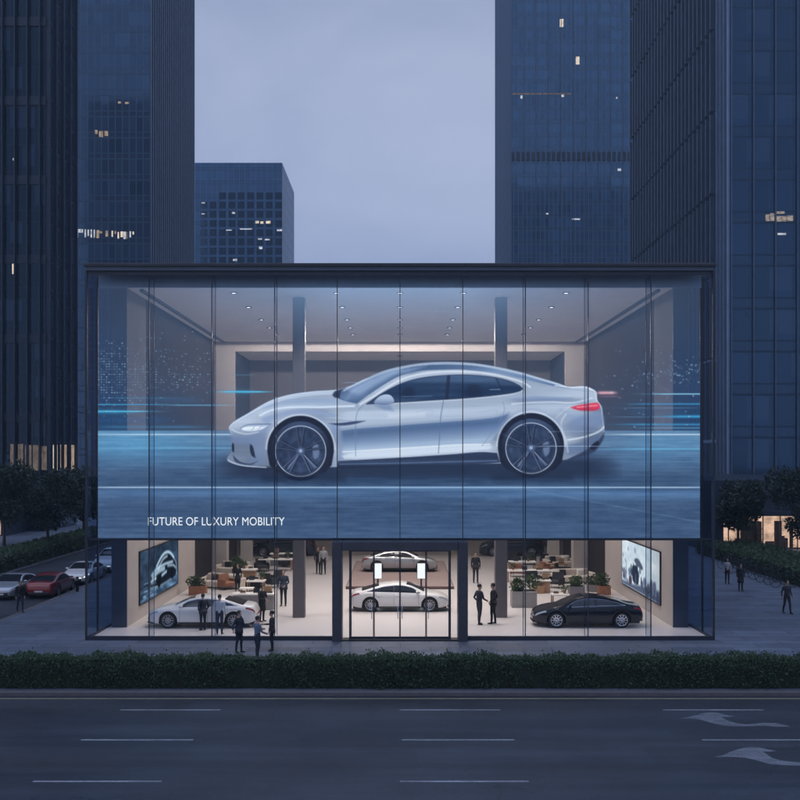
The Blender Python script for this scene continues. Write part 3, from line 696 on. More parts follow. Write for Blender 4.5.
    C.line(smooth_poly([(306, 418.5), (330, 419.6), (352, 421.2)], False), (120, 136, 172), .7, .6, .6, M)
    # bumper openings, splitter
    C.poly(smooth_poly([(232.3, 443), (234, 445), (234, 452), (232, 450)]), (26, 34, 56), .95)
    C.poly(smooth_poly([(250.2, 444, 1), (253, 447), (255.6, 458, 1), (251.6, 455.5), (249.8, 449)]), (30, 40, 66), .95)
    C.poly(smooth_poly([(233, 455, 1), (240, 461.4), (250, 463.6), (258, 460.6, 1), (252, 464.6), (243, 464.4), (235, 461.4)]), (52, 66, 100), .9)
    C.line(smooth_poly([(228, 460), (235, 463.6), (246, 466), (266, 467.4)], False), (206, 218, 236), 1.0, .8)
    C.poly(smooth_poly([(231.5, 437.5), (240, 438.6), (249, 438), (250, 441), (240, 442), (233, 441.5)]), (112, 130, 170), .6, 1.6)
    # head lamp
    C.poly(smooth_poly([(240.2, 428.4, 1), (245, 425.4), (254, 424.4), (271, 424.2, 1), (262, 429.4), (252, 431.4), (243, 431)]), lambda x, y, d: np.stack([np.interp(y, [424, 428, 432], [150, 226, 206]), np.interp(y, [424, 428, 432], [166, 236, 220]), np.interp(y, [424, 428, 432], [196, 246, 236])], -1), 1., .45)
    C.line(smooth_poly([(240.5, 428.5), (246, 425.3), (255, 424.3), (271, 424.1)], False), (92, 110, 150), .8, .9)
    C.line(smooth_poly([(241, 429.5), (246, 431.4), (254, 431.6), (263, 429.4), (270.5, 424.6)], False), (126, 142, 178), .7, .7)
    C.line([(244, 429), (250, 427.8), (259, 427.2)], (250, 253, 255), 1.4, .9); C.line([(252, 430), (255, 426)], (130, 146, 180), .6, .7); C.line([(258, 429.6), (262, 425)], (140, 156, 188), .6, .6)
    # windscreen and roof glass
    def glass(x, y, d):
        k = np.clip((x - 336) / 240., 0, 1)
        n = vnoise(x, y, 30, 6, 21) * 26 + np.exp(-((y - (403 - (x - 336) * .55)) / 9.) ** 2) * 30 * (x < 410)
        q = np.exp(-((x - 505) / 40.) ** 2) * 40
        return np.stack([56 + n + 18 * k + q, 80 + n + 18 * k + q, 116 + n + 18 * k + q], -1)
    C.poly(smooth_poly([(336, 394.5, 1), (346, 389.4), (366, 380), (384, 372.4), (401, 368.2), (421, 365), (442, 363.8), (463, 364.2), (482, 366), (502, 369.6), (524, 374.8), (545, 381), (560, 385.6), (572, 388.6, 1),
                        (560, 387.4), (540, 383), (524, 379), (500, 373.8), (480, 371), (463, 369.6), (442, 369.6), (417.5, 371.4), (400, 376), (387.7, 382.4), (370, 394), (357, 403.6, 1), (346, 401.4), (338, 398.4, 1)]), glass, 1., .5)
    C.line(smooth_poly([(344, 391), (366, 380.4), (384, 372.8), (401, 368.4), (421, 365.2), (442, 364), (463, 364.4), (482, 366.2), (502, 369.8), (524, 375), (545, 381.2), (566, 387)], False), (206, 222, 242), .9, .75)
    C.poly(smooth_poly([(332.4, 394.6, 1), (336, 390.6), (346, 388, 1), (341, 392), (339.5, 398, 1), (334.5, 397.4)]), (36, 46, 74), .9, .8)
    C.line(smooth_poly([(346, 400), (356, 388.6), (372, 379.4)], False), (150, 178, 214), 2.2, .35, 1.8)
    C.poly(smooth_poly([(349, 390), (366, 381), (384, 373), (401, 369), (392, 376), (374, 386), (360, 394)]), (172, 192, 224), .6, 2.2)
    C.poly([(392, 374), (412, 367.6), (426, 366), (412, 371)], (160, 180, 214), .5, 1.6)
    # side windows
    win = smooth_poly([(366.4, 404, 1), (379, 395.4), (391, 388.4), (403.5, 382.8), (417.5, 378.8), (435, 376.2), (460, 374.9), (480, 375.8), (496, 377.8), (510, 381.4), (519, 385.6), (522.4, 388.6, 1), (519.6, 391.2), (510, 393.2), (490, 395.8), (463, 398.2), (430, 400.2), (394.7, 402.4)])
    def sidewin(x, y, d):
        n = vnoise(x, y, 34, 3.4, 31) * 26
        top = np.clip((386 - y) / 10., 0, 1) * 40
        lo = np.exp(-((y - 391) / 3.) ** 2) * -14
        return np.stack([30 + n + top + lo, 52 + n + top * 1.1 + lo, 84 + n + top * 1.15 + lo], -1)
    C.poly(win, sidewin, 1., .5)
    WM = C.full_mask(win)
    C.line(win + win[:1], (34, 44, 72), 1.1, .7, .6)
    C.line([(449, 372), (446.5, 402)], (26, 34, 60), 3.2, .7, .6, WM); C.line([(495, 376), (505, 396)], (30, 40, 66), 1.3, .7, .6, WM); C.line([(388, 386), (391, 404)], (30, 40, 66), 1.0, .7, .6, WM)
    C.poly(smooth_poly([(402, 397), (404, 388), (412, 388), (414, 397)]), (24, 32, 56), .55, 1.6, mask=WM); C.poly(smooth_poly([(466, 396), (468, 386), (478, 385), (481, 395)]), (24, 32, 56), .5, 1.6, mask=WM)
    C.line([(402, 396.6), (432, 396)], (130, 170, 205), .5, .6, .4, WM); C.line([(490, 389.6), (500, 389.4)], (170, 200, 230), .7, .7, .5, WM)
    C.line(smooth_poly([(394, 403.6), (430, 401.6), (463, 399.5), (490, 397), (512, 394.2), (523, 390.6)], False), (240, 246, 252), .8, .6)
    C.line(smooth_poly([(360, 404.4), (374, 396), (390, 385.6), (404, 378.4), (420, 374.2), (440, 371.9), (462, 371.6), (482, 372.8), (504, 376.8), (522, 382), (530, 387)], False), (244, 248, 255), 1.5, .8, .8)
    C.line([(371, 404.2), (380, 400), (388, 402)], (60, 76, 112), .9, .6)
    # mirror
    C.poly(smooth_poly([(374, 402.6), (378, 397.4), (384, 394.6), (390, 395), (393.6, 399), (393.4, 402.6), (386, 404.8), (378, 404.4)]), lambda x, y, d: np.stack([np.interp(y, [394, 399, 403, 405], [190, 170, 128, 84]), np.interp(y, [394, 399, 403, 405], [206, 186, 146, 104]), np.interp(y, [394, 399, 403, 405], [230, 212, 180, 140])], -1), 1., .5)
    C.poly([(374, 405), (390, 405), (394, 411), (384, 410)], (120, 140, 178), .7, 1.5)
    # shut lines, handles, wing vent
    C.line(smooth_poly([(363, 405.5), (357.5, 412), (355.6, 424), (355.6, 456)], False), (112, 128, 164), .7, .75, .5, M)
    C.line(smooth_poly([(443.5, 400.6), (440.4, 420), (439.4, 440), (438.4, 453)], False), (96, 112, 150), .8, .85, .5, M)
    C.line(smooth_poly([(503, 402), (504.4, 410), (500, 421), (491, 434), (482, 446)], False), (120, 138, 172), .6, .7, .5, M)
    for x in (416, 480):
        C.line([(x, 412.6), (x + 9, 410), (x + 17, 410), (x + 16, 414.6), (x + 2, 415.4), (x, 412.6)], (168, 182, 208), .6, .7, .5)
    C.poly(smooth_poly([(328.5, 423.4, 1), (340, 423), (356, 421, 1), (366, 420.8, 1), (354, 424.2), (340, 425.6)]), (48, 62, 98), .9, .6)
    C.poly([(388, 414), (425, 412.4), (425, 416), (388, 418)], (244, 248, 254), .35, 2.)
    # rear: lamp, lip, bumper crease, diffuser
    C.poly(smooth_poly([(570.4, 407.6, 1), (578, 405.2), (590, 403.2), (597.8, 402.2, 1), (600, 406.4), (596.4, 410.4), (584, 411), (576, 409.6)]), lambda x, y, d: np.stack([np.interp(y, [402, 406, 409, 412], [214, 236, 206, 170]), np.interp(y, [402, 406, 409, 412], [92, 64, 58, 70]), np.interp(y, [402, 406, 409, 412], [112, 96, 88, 104])], -1), 1., .6)
    C.line([(577, 407.4), (589, 406.2), (597, 405.6)], (255, 170, 182), 1.1, .8); C.line([(586, 404), (588, 411)], (150, 40, 66), .7, .6)
    C.line(smooth_poly([(555, 385.6), (570, 387.4), (583, 387), (592, 390)], False), (246, 250, 255), 1.0, .8); C.line([(573, 389.6), (594, 392)], (150, 166, 196), .7, .6)
    C.line(smooth_poly([(556, 418), (562, 412), (570, 406)], False), (228, 236, 246), .8, .5)
    C.line(smooth_poly([(568, 440), (584, 437), (598, 432), (604, 427)], False), (232, 240, 250), 1.5, .85, .8, M)
    C.poly(smooth_poly([(572, 457, 1), (586, 450), (598, 441), (604, 433, 1), (603.6, 438), (600, 445), (594, 452), (583, 456), (568, 460)]), (44, 56, 88), .9, .9)
    C.poly(smooth_poly([(590, 447), (597, 441), (599, 444), (593, 450)]), (20, 28, 50), .9)
    # --- wheels
    def wheel(cx, cy, cw, tyre, arch):
        C.poly([(cx + arch * math.cos(a), cy - 2.2 + arch * math.sin(a)) for a in np.linspace(math.pi * .93, math.pi * 2.07, 40)] + [(cx + arch * .93, cy + 14), (cx + arch * .7, cy + 22), (cx - arch * .7, cy + 22), (cx - arch * .93, cy + 14)], (22, 30, 52), 1., .6)
        C.line([(cx + (arch + .9) * math.cos(a), cy - 2.2 + (arch + .9) * math.sin(a)) for a in np.linspace(math.pi * 1.0, math.pi * 2., 40)], (226, 234, 246), 1.4, .7, .8)
        C.line([(cx + (arch + 3.4) * math.cos(a), cy - 2.2 + (arch + 3.4) * math.sin(a)) for a in np.linspace(math.pi * 1.12, math.pi * 1.9, 30)], (150, 164, 198), 1.6, .5, 1.3)
        circ = lambda r, oy=0: [(cx + r * math.cos(a), cy + oy + r * math.sin(a)) for a in np.linspace(0, 2 * math.pi, 72, endpoint=False)]
        C.poly(circ(tyre), lambda x, y, d: np.stack([26 + np.clip(-(d + 1.5) * 0 + np.clip((448 - y) / 30., 0, 1) * 42, 0, 60), 36 + np.clip((448 - y) / 30., 0, 1) * 48, 60 + np.clip((448 - y) / 30., 0, 1) * 56], -1), 1., .6)
        C.poly(circ(25.0), (26, 36, 62), 1., .5)
        C.poly(circ(22.5), lambda x, y, d: np.stack([30 + 34 * vnoise(x, y, 5, 5, 41), 46 + 38 * vnoise(x, y, 5, 5, 41), 74 + 44 * vnoise(x, y, 5, 5, 41)], -1), 1., 1.5)
        C.poly(circ(13.5), (56, 74, 110), .6, 1.2); C.poly(circ(11.5), (36, 50, 82), .7, .8)
        C.poly(smooth_poly([(cx + 13, cy - 9), (cx + 18, cy - 5), (cx + 18.5, cy + 4), (cx + 14, cy + 8), (cx + 12, cy)]), (120, 138, 176), .75, .9)
        for k in range(10):
            a0 = math.pi * .5 + (k // 2) * 2 * math.pi / 5 + math.pi / 5 + (.17 if k % 2 else -.17)
            up_ = .55 + .35 * max(0, math.sin(a0))
            p0 = (cx + 3.5 * math.cos(a0 * 1.), cy + 3.5 * math.sin(a0)); p1 = (cx + 23.6 * math.cos(a0), cy + 23.6 * math.sin(a0))
            C.line([p0, p1], (24, 34, 58), 2.5, .9, .6); C.line([(p0[0] - .5, p0[1]), (p1[0] - .6, p1[1])], (124, 142, 180), .8, up_, .5)
        for a in (math.pi * .5 - .72, math.pi * .5 + .62):
            C.line([(cx + 5 * math.cos(a), cy + 5 * math.sin(a)), (cx + 22 * math.cos(a), cy + 22 * math.sin(a))], (150, 168, 204), 1.2, .6, .6)
        C.line(circ(25.2) + circ(25.2)[:1], (206, 220, 242), .95, .85, .45)
        C.line(circ(23.4) + circ(23.4)[:1], (84, 104, 146), .7, .6, .5)
        C.poly(circ(4.2), (70, 88, 126), 1., .7); C.poly(circ(1.7, -.4), (176, 196, 224), .85, .8)
    wheel(300.6, 451.2, 1, 29.8, 33.4); wheel(531, 448.2, 1, 29.6, 33.2)
    C.poly([(262, 474), (345, 474), (345, 482), (262, 482)], (26, 36, 60), .5, 4.); C.poly([(494, 473), (572, 473), (572, 480), (494, 480)], (26, 36, 60), .5, 4.)
    # sensor lines of light over the car
    C.line([(548, 432), (552, 431.6), (604, 431)], (170, 200, 235), .5, .5); C.line([(500, 433), (526, 445)], (150, 180, 220), .4, .35); C.streak(520, 620, 446.2, .4, (190, 215, 245), .6)
    gg_ = C.c.mean(-1, keepdims=True); C.c = np.where(rm[..., None] > .5, C.c * .90 + gg_ * .10, C.c)
    # pixel structure of the diodes
    g = 1 - .03 * ((np.sin(X * 2.6) > .2) | (np.sin(Y * 2.6) > .2))
    C.c *= g[..., None]
    C.c = np.clip(C.c, 0, 1); C.a = np.clip(C.a, 0, 1)
    return C
# ================================================================= the showroom
sheet('showroom_floor', -12.98, 12.98, 43.42, 96, .03, M['floor'], .06)
sr = thing('showroom', 'two storey glass fronted car showroom with a thin dark flat roof', 'showroom', (0, 43.3, 0))
OY = 43.3
def part(name, mat, boxes, parent=sr, uv=False, cham=0):
    b = MB()
    for q in boxes:
        x0, x1, y0, y1, z0, z1 = q
        (b.cbox(x0, x1, y0 - OY, y1 - OY, z0, z1, cham) if cham else b.box(x0, x1, y0 - OY, y1 - OY, z0, z1))
    return b.build(name, mat, parent, uv=uv)
M['paneF'] = pane('front_glass', (.925, .95, .975), 1.32)
M['paneU'] = pane('door_glass', (.93, .95, .97), 1.2)
M['paneS'] = pane('side_glass', (.68, .76, .86), 1.12)
M['paneFin'] = pane('fin_glass', (.86, .89, .93), 1.04)
part('roof', M['roofm'], [(-13.12, 13.12, 43.1, 96.2, 15.53, 15.66)], cham=.02)
part('fascia', plain('slate_fascia', (.06, .085, .125), .45, .2, .12, 1.), [(-13.03, 13.03, 43.18, 43.245, 15.36, 15.53)])
part('header_panel', plain('header_blue_panel', (.42, .56, .68), .4, 0., .12, .6), [(-12.9, 12.9, 44.50, 44.60, 14.86, 15.39)])
part('ceiling', M['ceil'], [(-12.15, 12.15, 44.7, 68.3, 15.14, 15.22)])
for s_ in (-1, 1):
    x0, x1 = sorted((s_ * 12.15, s_ * 12.84))
    xa_, xb_ = sorted((s_ * 12.15, s_ * 12.45))
    part('side_wall', M['plaster'], [(xa_, xb_, 46.32, 61.6, .03, 4.3)]); part('front_pier', M['plaster_dim'], [(xa_, xb_, 46.32, 49.75, 4.303, 15.14)])  # upper front pier is beige too, its shade put into the dimmer plaster
    part('upper_cladding', M['brownglass'], [(min(s_ * 12.18, s_ * 12.45), max(s_ * 12.18, s_ * 12.45), 49.753, 68.28, 4.303, 15.14)])
    part('wall_end', M['bluewall'], [(x0, x1, 46.28, 46.315, .03, 15.14), (min(s_ * 12.46, s_ * 12.84), max(s_ * 12.46, s_ * 12.84), 46.32, 96, .03, 15.14)])
    part('bronze_panel', M['brownglass'], [(min(s_ * 12.38, s_ * 12.45), max(s_ * 12.38, s_ * 12.45), 61.62, 68.28, .03, 4.3)])
    part('pier', M['plaster'], [(min(s_ * 11.4, s_ * 12.44), max(s_ * 11.4, s_ * 12.44), 68.3, 69.3, .03, 4.2)]); part('pier', M['plaster'], [(min(s_ * 10.75, s_ * 11.5), max(s_ * 10.75, s_ * 11.5), 75, 76, .03, 4.2)])
    part('bronze_panel', M['brownglass'], [(min(s_ * 11.75, s_ * 11.82), max(s_ * 11.75, s_ * 11.82), 69.32, 74.98, .03, 4.2)])
    part('upper_wall', M['plaster'], [(min(s_ * 10.84, s_ * 12.44), max(s_ * 10.84, s_ * 12.44), 68.3, 68.5, 4.204, 15.14)])
    part('reveal', M['bluewall'], [(min(s_ * 10.84, s_ * 11.4), max(s_ * 10.84, s_ * 11.4), 68.504, 75.0, 4.204, 14.5)])
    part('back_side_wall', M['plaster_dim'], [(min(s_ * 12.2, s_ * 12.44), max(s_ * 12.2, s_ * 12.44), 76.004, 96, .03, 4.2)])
    part('ceiling_track', M['steel'], [(min(s_ * 11.5, s_ * 11.66), max(s_ * 11.5, s_ * 11.66), 46.6, 68.2, 15.02, 15.136)])
    part('column', M['column'], [(min(s_ * 4.49, s_ * 5.06), max(s_ * 4.49, s_ * 5.06), 49.0, 49.6, .03, 15.138)], cham=.03)
    # glass return at the corner
    for ya, yb in ((43.34, 44.86), (44.94, 47.3)):
        part('side_pane', M['paneS'], [(min(s_ * 13.04, s_ * 13.055), max(s_ * 13.04, s_ * 13.055), ya, yb, .1, 15.38)])
    part('corner_post', M['frame'], [(min(s_ * 13.0, s_ * 13.09), max(s_ * 13.0, s_ * 13.09), 43.22, 43.33, 0, 15.39)])
    part('side_post', M['frame'], [(min(s_ * 13.0, s_ * 13.09), max(s_ * 13.0, s_ * 13.09), y, y + .08, 0, 15.39) for y in (44.86, 47.3)])
    part('side_rail', M['frame'], [(min(s_ * 13.0, s_ * 13.09), max(s_ * 13.0, s_ * 13.09), 43.334, 47.3, 0, .1)])
    part('outer_wall', M['bluewall'], [(min(s_ * 12.86, s_ * 13.05), max(s_ * 12.86, s_ * 13.05), 47.4, 96, 0, 15.39)])
part('lintel', M['plaster'], [(-10.83, 10.83, 68.3, 68.5, 14.504, 15.14)])
part('soffit', M['ceil'], [(-10.83, 10.83, 68.504, 75.0, 14.52, 14.6)])
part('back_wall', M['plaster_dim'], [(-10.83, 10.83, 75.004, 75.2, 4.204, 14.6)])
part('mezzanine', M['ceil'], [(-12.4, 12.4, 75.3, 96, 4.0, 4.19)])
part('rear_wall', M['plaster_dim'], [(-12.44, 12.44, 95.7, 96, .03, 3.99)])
# front glazing: ten bays
for k in range(10):
    xa, xb = -13.05 + 2.61 * k + .03, -13.05 + 2.61 * (k + 1) - .03
    part('glass_pane', M['paneF'], [(xa, xb, 43.29, 43.305, 4.2 if k in (4, 5) else .16, 15.2)])
for k in range(1, 10):
    X = -13.05 + 2.61 * k
    z0 = 4.14 if k == 5 else .0
    part('mullion', M['frame'], [(X - .018, X + .018, 43.25, 43.32, z0, 15.2)])
    if k in (4, 6): continue
    f = part('glass_fin', M['paneFin'], [(X - .012, X + .012, 43.36, 44.14, z0 + .05, 15.2)])
    part('fin_edge', M['frame'], [(X - .012, X + .012, 44.142, 44.165, z0 + .05, 15.2)], sr)
for s_ in (-1, 1):
    part('sill_rail', M['frame'], [(min(s_ * 2.8, s_ * 13.0), max(s_ * 2.8, s_ * 13.0), 43.24, 43.36, 0, .16)])
part('head_rail', M['frame'], [(-13, 13, 43.282, 43.34, 15.2, 15.39)])
part('transom', M['frame'], [(-13., -2.81, 43.35, 43.39, 4.16, 4.22)]); part('transom', M['frame'], [(2.81, 13., 43.35, 43.39, 4.16, 4.22)])
# entrance portal with four glass leaves
part('entrance_portal', M['portal'], [(-2.80, -2.40, 42.85, 43.75, 0, 4.12), (2.40, 2.80, 42.85, 43.75, 0, 4.12), (-2.396, 2.396, 42.85, 43.75, 3.76, 4.12)], cham=.02)
for s_ in (-1, 1):
    part('side_light', M['paneU'], [(min(s_ * 2.12, s_ * 2.39), max(s_ * 2.12, s_ * 2.39), 43.24, 43.255, .06, 3.75)])
    part('door_post', M['frame'], [(min(s_ * 2.05, s_ * 2.115), max(s_ * 2.05, s_ * 2.115), 43.19, 43.31, .03, 3.755)])
part('threshold', M['steel'], [(-2.39, 2.39, 43.0, 43.6, 0.0, .05)])
for xa, xb, hs in ((-2.045, -1.088, 1), (-1.084, -.002, 1), (.002, 1.084, -1), (1.088, 2.045, -1)):
    d = part('door', M['frame'], [(xa, xa + .034, 43.22, 43.28, .06, 3.75), (xb - .034, xb, 43.22, 43.28, .06, 3.75), (xa + .035, xb - .035, 43.22, 43.28, .06, .15), (xa + .035, xb - .035, 43.22, 43.28, 3.69, 3.75)])
    part('door_pane', M['paneU'], [(xa + .035, xb - .035, 43.243, 43.256, .151, 3.689)], d)
    hx = (xb - .09) if hs > 0 else (xa + .09)
    b = MB(); b.tube([(hx, 43.18 - OY, .9), (hx, 43.18 - OY, 1.5)], .014, 8); b.tube([(hx, 43.18 - OY, .95), (hx, 43.225 - OY, .95)], .01, 6); b.tube([(hx, 43.18 - OY, 1.45), (hx, 43.225 - OY, 1.45)], .01, 6); b.build('handle', M['chrome'], d)
# ceiling downlights: housing, lens and the lamp behind it
M['lens'] = glow('lamp_lens', (1., .88, .74), 6., .95, 1.05)
M['lens'].cycles.emission_sampling = 'NONE'
LAMP_W = 800
def lamp(w_):
    l_ = bpy.data.lights.new('downlight_lamp', 'SPOT'); l_.energy = w_; l_.spot_size = R(104); l_.spot_blend = .9; l_.shadow_soft_size = .12; l_.color = (1., .89, .81); return l_
ld3 = lamp(LAMP_W * 1.5); ld3.spot_size = R(179); ld3.spot_blend = .02
ROW = {64.0: ld3, 47.6: lamp(LAMP_W * 2.6), 52.2: lamp(LAMP_W * 1.3)}; ld = lamp(LAMP_W)
b = MB(); b.lathe([(.16, 0), (.16, -.05), (.13, -.05), (.12, -.015)], 16); hm = b.mesh('downlight', M['steel'])
b = MB(); b.lathe([(.118, 0), (.118, -.012)], 16); lm = b.mesh('lens', M['lens'])
for X in (-7.6, -2.9, 0, 2.9, 7.6):
    for Y in (47.6, 52.2, 57.0, 60.6, 64.0):
        o = link('downlight', hm, sr, (X, Y - OY, 15.138)); link('lens', lm, o, (0, 0, -.018))
        l = link('downlight_lamp', ROW.get(Y, ld), o, (0, 0, -.07))
ld2 = bpy.data.lights.new('gallery_lamp', 'SPOT'); ld2.energy = 60; ld2.spot_size = R(140); ld2.spot_blend = .8; ld2.shadow_soft_size = .1; ld2.color = (1., .86, .76)
for X in (-9, -4.5, 0, 4.5, 9):
    for Y in (78.5, 84.5, 91):
        o = link('downlight', hm, sr, (X, Y - OY, 3.998)); link('lens', lm, o, (0, 0, -.018)); link('gallery_lamp', ld2, o, (0, 0, -.07))
for X in (-7, 0, 7):
    o = link('downlight', hm, sr, (X, 71.5 - OY, 14.518)); link('lens', lm, o, (0, 0, -.018)); link('downlight_lamp', ld, o, (0, 0, -.07))
# ================================================================= LED wall and other screens
def picture_mesh(C, to_world, name, mat):
    ny, nx = C.a.shape
    XX, YY = np.meshgrid(np.arange(nx), np.arange(ny))
    co = to_world(C.X, C.Y).reshape(-1, 3).astype(np.float32)
    me = bpy.data.meshes.new(name)
    me.vertices.add(nx * ny); me.vertices.foreach_set('co', co.ravel())
    i = (np.arange(ny - 1)[:, None] * nx + np.arange(nx - 1)[None, :]).ravel()
    q = np.stack([i, i + nx, i + nx + 1, i + 1], 1).astype(np.int32)
    me.loops.add(q.size); me.loops.foreach_set('vertex_index', q.ravel())
    me.polygons.add(len(q)); me.polygons.foreach_set('loop_start', np.arange(0, q.size, 4, dtype=np.int32))
    me.update(calc_edges=True)
    c = C.c; c = np.where(c < .04045, c / 12.92, ((c + .055) / 1.055) ** 2.4)
    at = me.color_attributes.new('picture', 'FLOAT_COLOR', 'POINT')
    at.data.foreach_set('color', np.concatenate([c, C.a[..., None]], -1).astype(np.float32).ravel())
    me.materials.append(mat); return me
def picture_mat(name, strength, clear=True):
    s = NT(name); at = s.n('Attribute'); at.attribute_name = 'picture'
    e = s.n('Emission'); s.t.links.new(at.outputs['Color'], e.inputs[0]); e.inputs[1].default_value = strength
    s.mat.cycles.emission_sampling = 'NONE'
    if not clear: return s.done(e.outputs[0])
    tr = s.n('BsdfTransparent'); mx = s.n('MixShader')
    s.t.links.new(at.outputs['Alpha'], mx.inputs[0]); s.t.links.new(tr.outputs[0], mx.inputs[1]); s.t.links.new(e.outputs[0], mx.inputs[2])
    return s.done(mx.outputs[0])
YS = 44.40
C = paint_wall()
led = thing('video_wall', 'huge transparent LED video wall showing a silver coupe on a blue road above the entrance', 'video wall', (0, YS, 4.16))
def tw(X, Y): return np.stack([(X - 400) / F * YS, np.zeros_like(X), HC - (Y - HY) / F * YS - 4.16], -1)
link('screen', picture_mesh(C, tw, 'screen', picture_mat('led_picture', 1.10)), led)
b = MB(); zb, zt = WZ(538, YS) - 4.16, WZ(288, YS) - 4.16
xl, xr = WX(98, YS), WX(700, YS)
b.box(xl - .06, xr + .06, -.03, .05, zb - .10, zb - .002); b.box(xl - .06, xl - .002, -.03, .05, zb, zt); b.box(xr + .002, xr + .06, -.03, .05, zb, zt); b.build('screen_frame', M['steel'], led)
fc = bpy.data.curves.new('caption', 'FONT'); fc.body = 'FUTURE OF LUXURY MOBILITY'; fc.size = .5; fc.space_character = 1.02
fo = bpy.data.objects.new('caption', fc); col.objects.link(fo)
bpy.context.view_layer.update()
dg = bpy.context.evaluated_depsgraph_get(); tm = bpy.data.meshes.new_from_object(fo.evaluated_get(dg)); bpy.data.objects.remove(fo)
vs = np.array([v.co[:] for v in tm.vertices]); x0, x1, y0, y1 = vs[:, 0].min(), vs[:, 0].max(), vs[:, 1].min(), vs[:, 1].max()
sx = (WX(284.6, YS) - WX(148.2, YS)) / (x1 - x0); sy = (8.2 / F * YS) / (y1 - y0)
for v in tm.vertices: v.co = (WX(148.2, YS) + (v.co.x - x0) * sx, -.012, WZ(525.4, YS) - 4.16 + (v.co.y - y0) * sy)
tm.materials.clear(); tm.materials.append(glow('caption_white', (.95, .98, 1.), 1.0, 1, 1)); tm.materials[0].cycles.emission_sampling = 'NONE'
cap = link('caption', tm, led)
# the two wall screens beside the cars: u runs along the wall, v downwards
def wall_picture(kind):
    C = Canvas(0, 100, 0, 40, 300, 120); X, Y = C.X, C.Y
    n = vnoise(X, Y, 14, 7, 5) * .6 + vnoise(X, Y, 5, 3, 6) * .4
    if kind == 'dark':
        C.c[:] = (np.array([26, 36, 50]) + n[..., None] * np.array([44, 58, 70])) / 255.
        low = np.clip((Y - 24) / 14, 0, 1) * vnoise(X, Y, 9, 2.4, 8) ** 2
        C.c += low[..., None] * np.array([.28, .36, .42])
        # a low coupe seen from its front corner, picked out by strip lights
        C.poly(smooth_poly([(24, 27), (28, 21), (40, 17), (52, 11), (64, 8.5), (76, 10), (86, 15), (93, 19), (95, 26), (90, 32), (66, 34), (36, 34), (26, 32)]), (20, 27, 38), 1., 1.)
        for pts, wd, op in (([(40, 16.5), (52, 10.5), (64, 8), (76, 9.5), (87, 15)], 2.6, .95), ([(44, 19), (56, 13), (68, 11.5)], 2.2, .8), ([(27, 22), (40, 18.5), (62, 17.5), (84, 18.5)], 2.2, .9),
                            ([(30, 24), (44, 21), (60, 21)], 4.5, .75), ([(26, 27), (38, 26)], 2.4, .95), ([(54, 26), (66, 24.5)], 2.4, .9), ([(70, 20), (86, 22), (93, 25)], 2.4, .7), ([(26, 32), (50, 34), (80, 33)], 1.6, .6), ([(88, 16), (95, 22), (96, 31)], 1.8, .6)):
            C.line(smooth_poly(pts, False), (206, 232, 248), wd, op, 1.2)
        C.poly([(46 + 5 * math.cos(a), 30 + 5 * math.sin(a)) for a in np.linspace(0, 6.28, 24)], (10, 14, 20), 1., .8); C.poly([(82 + 4.4 * math.cos(a), 28 + 5 * math.sin(a)) for a in np.linspace(0, 6.28, 24)], (10, 14, 20), 1., .8)
        for k in range(26):
            r = np.random.RandomState(k); x = r.uniform(2, 30); y = r.uniform(26, 39); C.streak(x, x + r.uniform(5, 18), y, .5, (170, 205, 226), r.uniform(.2, .7))
    else:
        C.c[:] = (np.array([196, 212, 224]) + n[..., None] * np.array([52, 40, 28])) / 255.
        C.c *= (1 - .35 * np.clip((X - 62) / 38, 0, 1) * .5)[..., None]
        r = np.random.RandomState(3)
        for k in range(46):
            x = r.uniform(0, 100); y = 30 - 10 * math.exp(-((x - 40) / 20.) ** 2) + r.uniform(-3, 10); s = r.uniform(1, 4.5)
            C.poly(smooth_poly([(x - s, y), (x - s * .2, y - s * 1.1), (x + s, y - s * .3), (x + s * .8, y + s), (x - s * .6, y + s)]), (46 + r.randint(40), 56 + r.randint(40), 78 + r.randint(40)), r.uniform(.4, .9), .8)
        C.poly(smooth_poly([(30, 22), (36, 19), (44, 20), (48, 26), (46, 34), (32, 33)]), (38, 46, 62), .95, .8); C.poly(smooth_poly([(36, 14), (46, 12), (58, 17), (56, 20), (40, 17)]), (70, 80, 98), .9, .8)
        C.poly([(0, 37), (30, 36), (60, 33), (100, 30), (100, 40), (0, 40)], (58, 68, 92), .8, 1.4)
        for x, h in ((8, 12), (12, 18), (39, 10), (84, 9), (90, 12)): C.poly([(x, 36 - h), (x + 1.6, 36 - h), (x + 2.4, 36), (x - .8, 36)], (110, 126, 146), .7, .9)
        for x, y, s in ((3, 14, 2.4), (10, 18, 2), (38, 6, 3), (18, 7, 2)): C.poly(smooth_poly([(x - s, y), (x, y - s), (x + s, y), (x, y + s)]), (120, 138, 160), .6, 1.)
    C.a[:] = 1; C.c = np.clip(C.c, 0, 1); return C
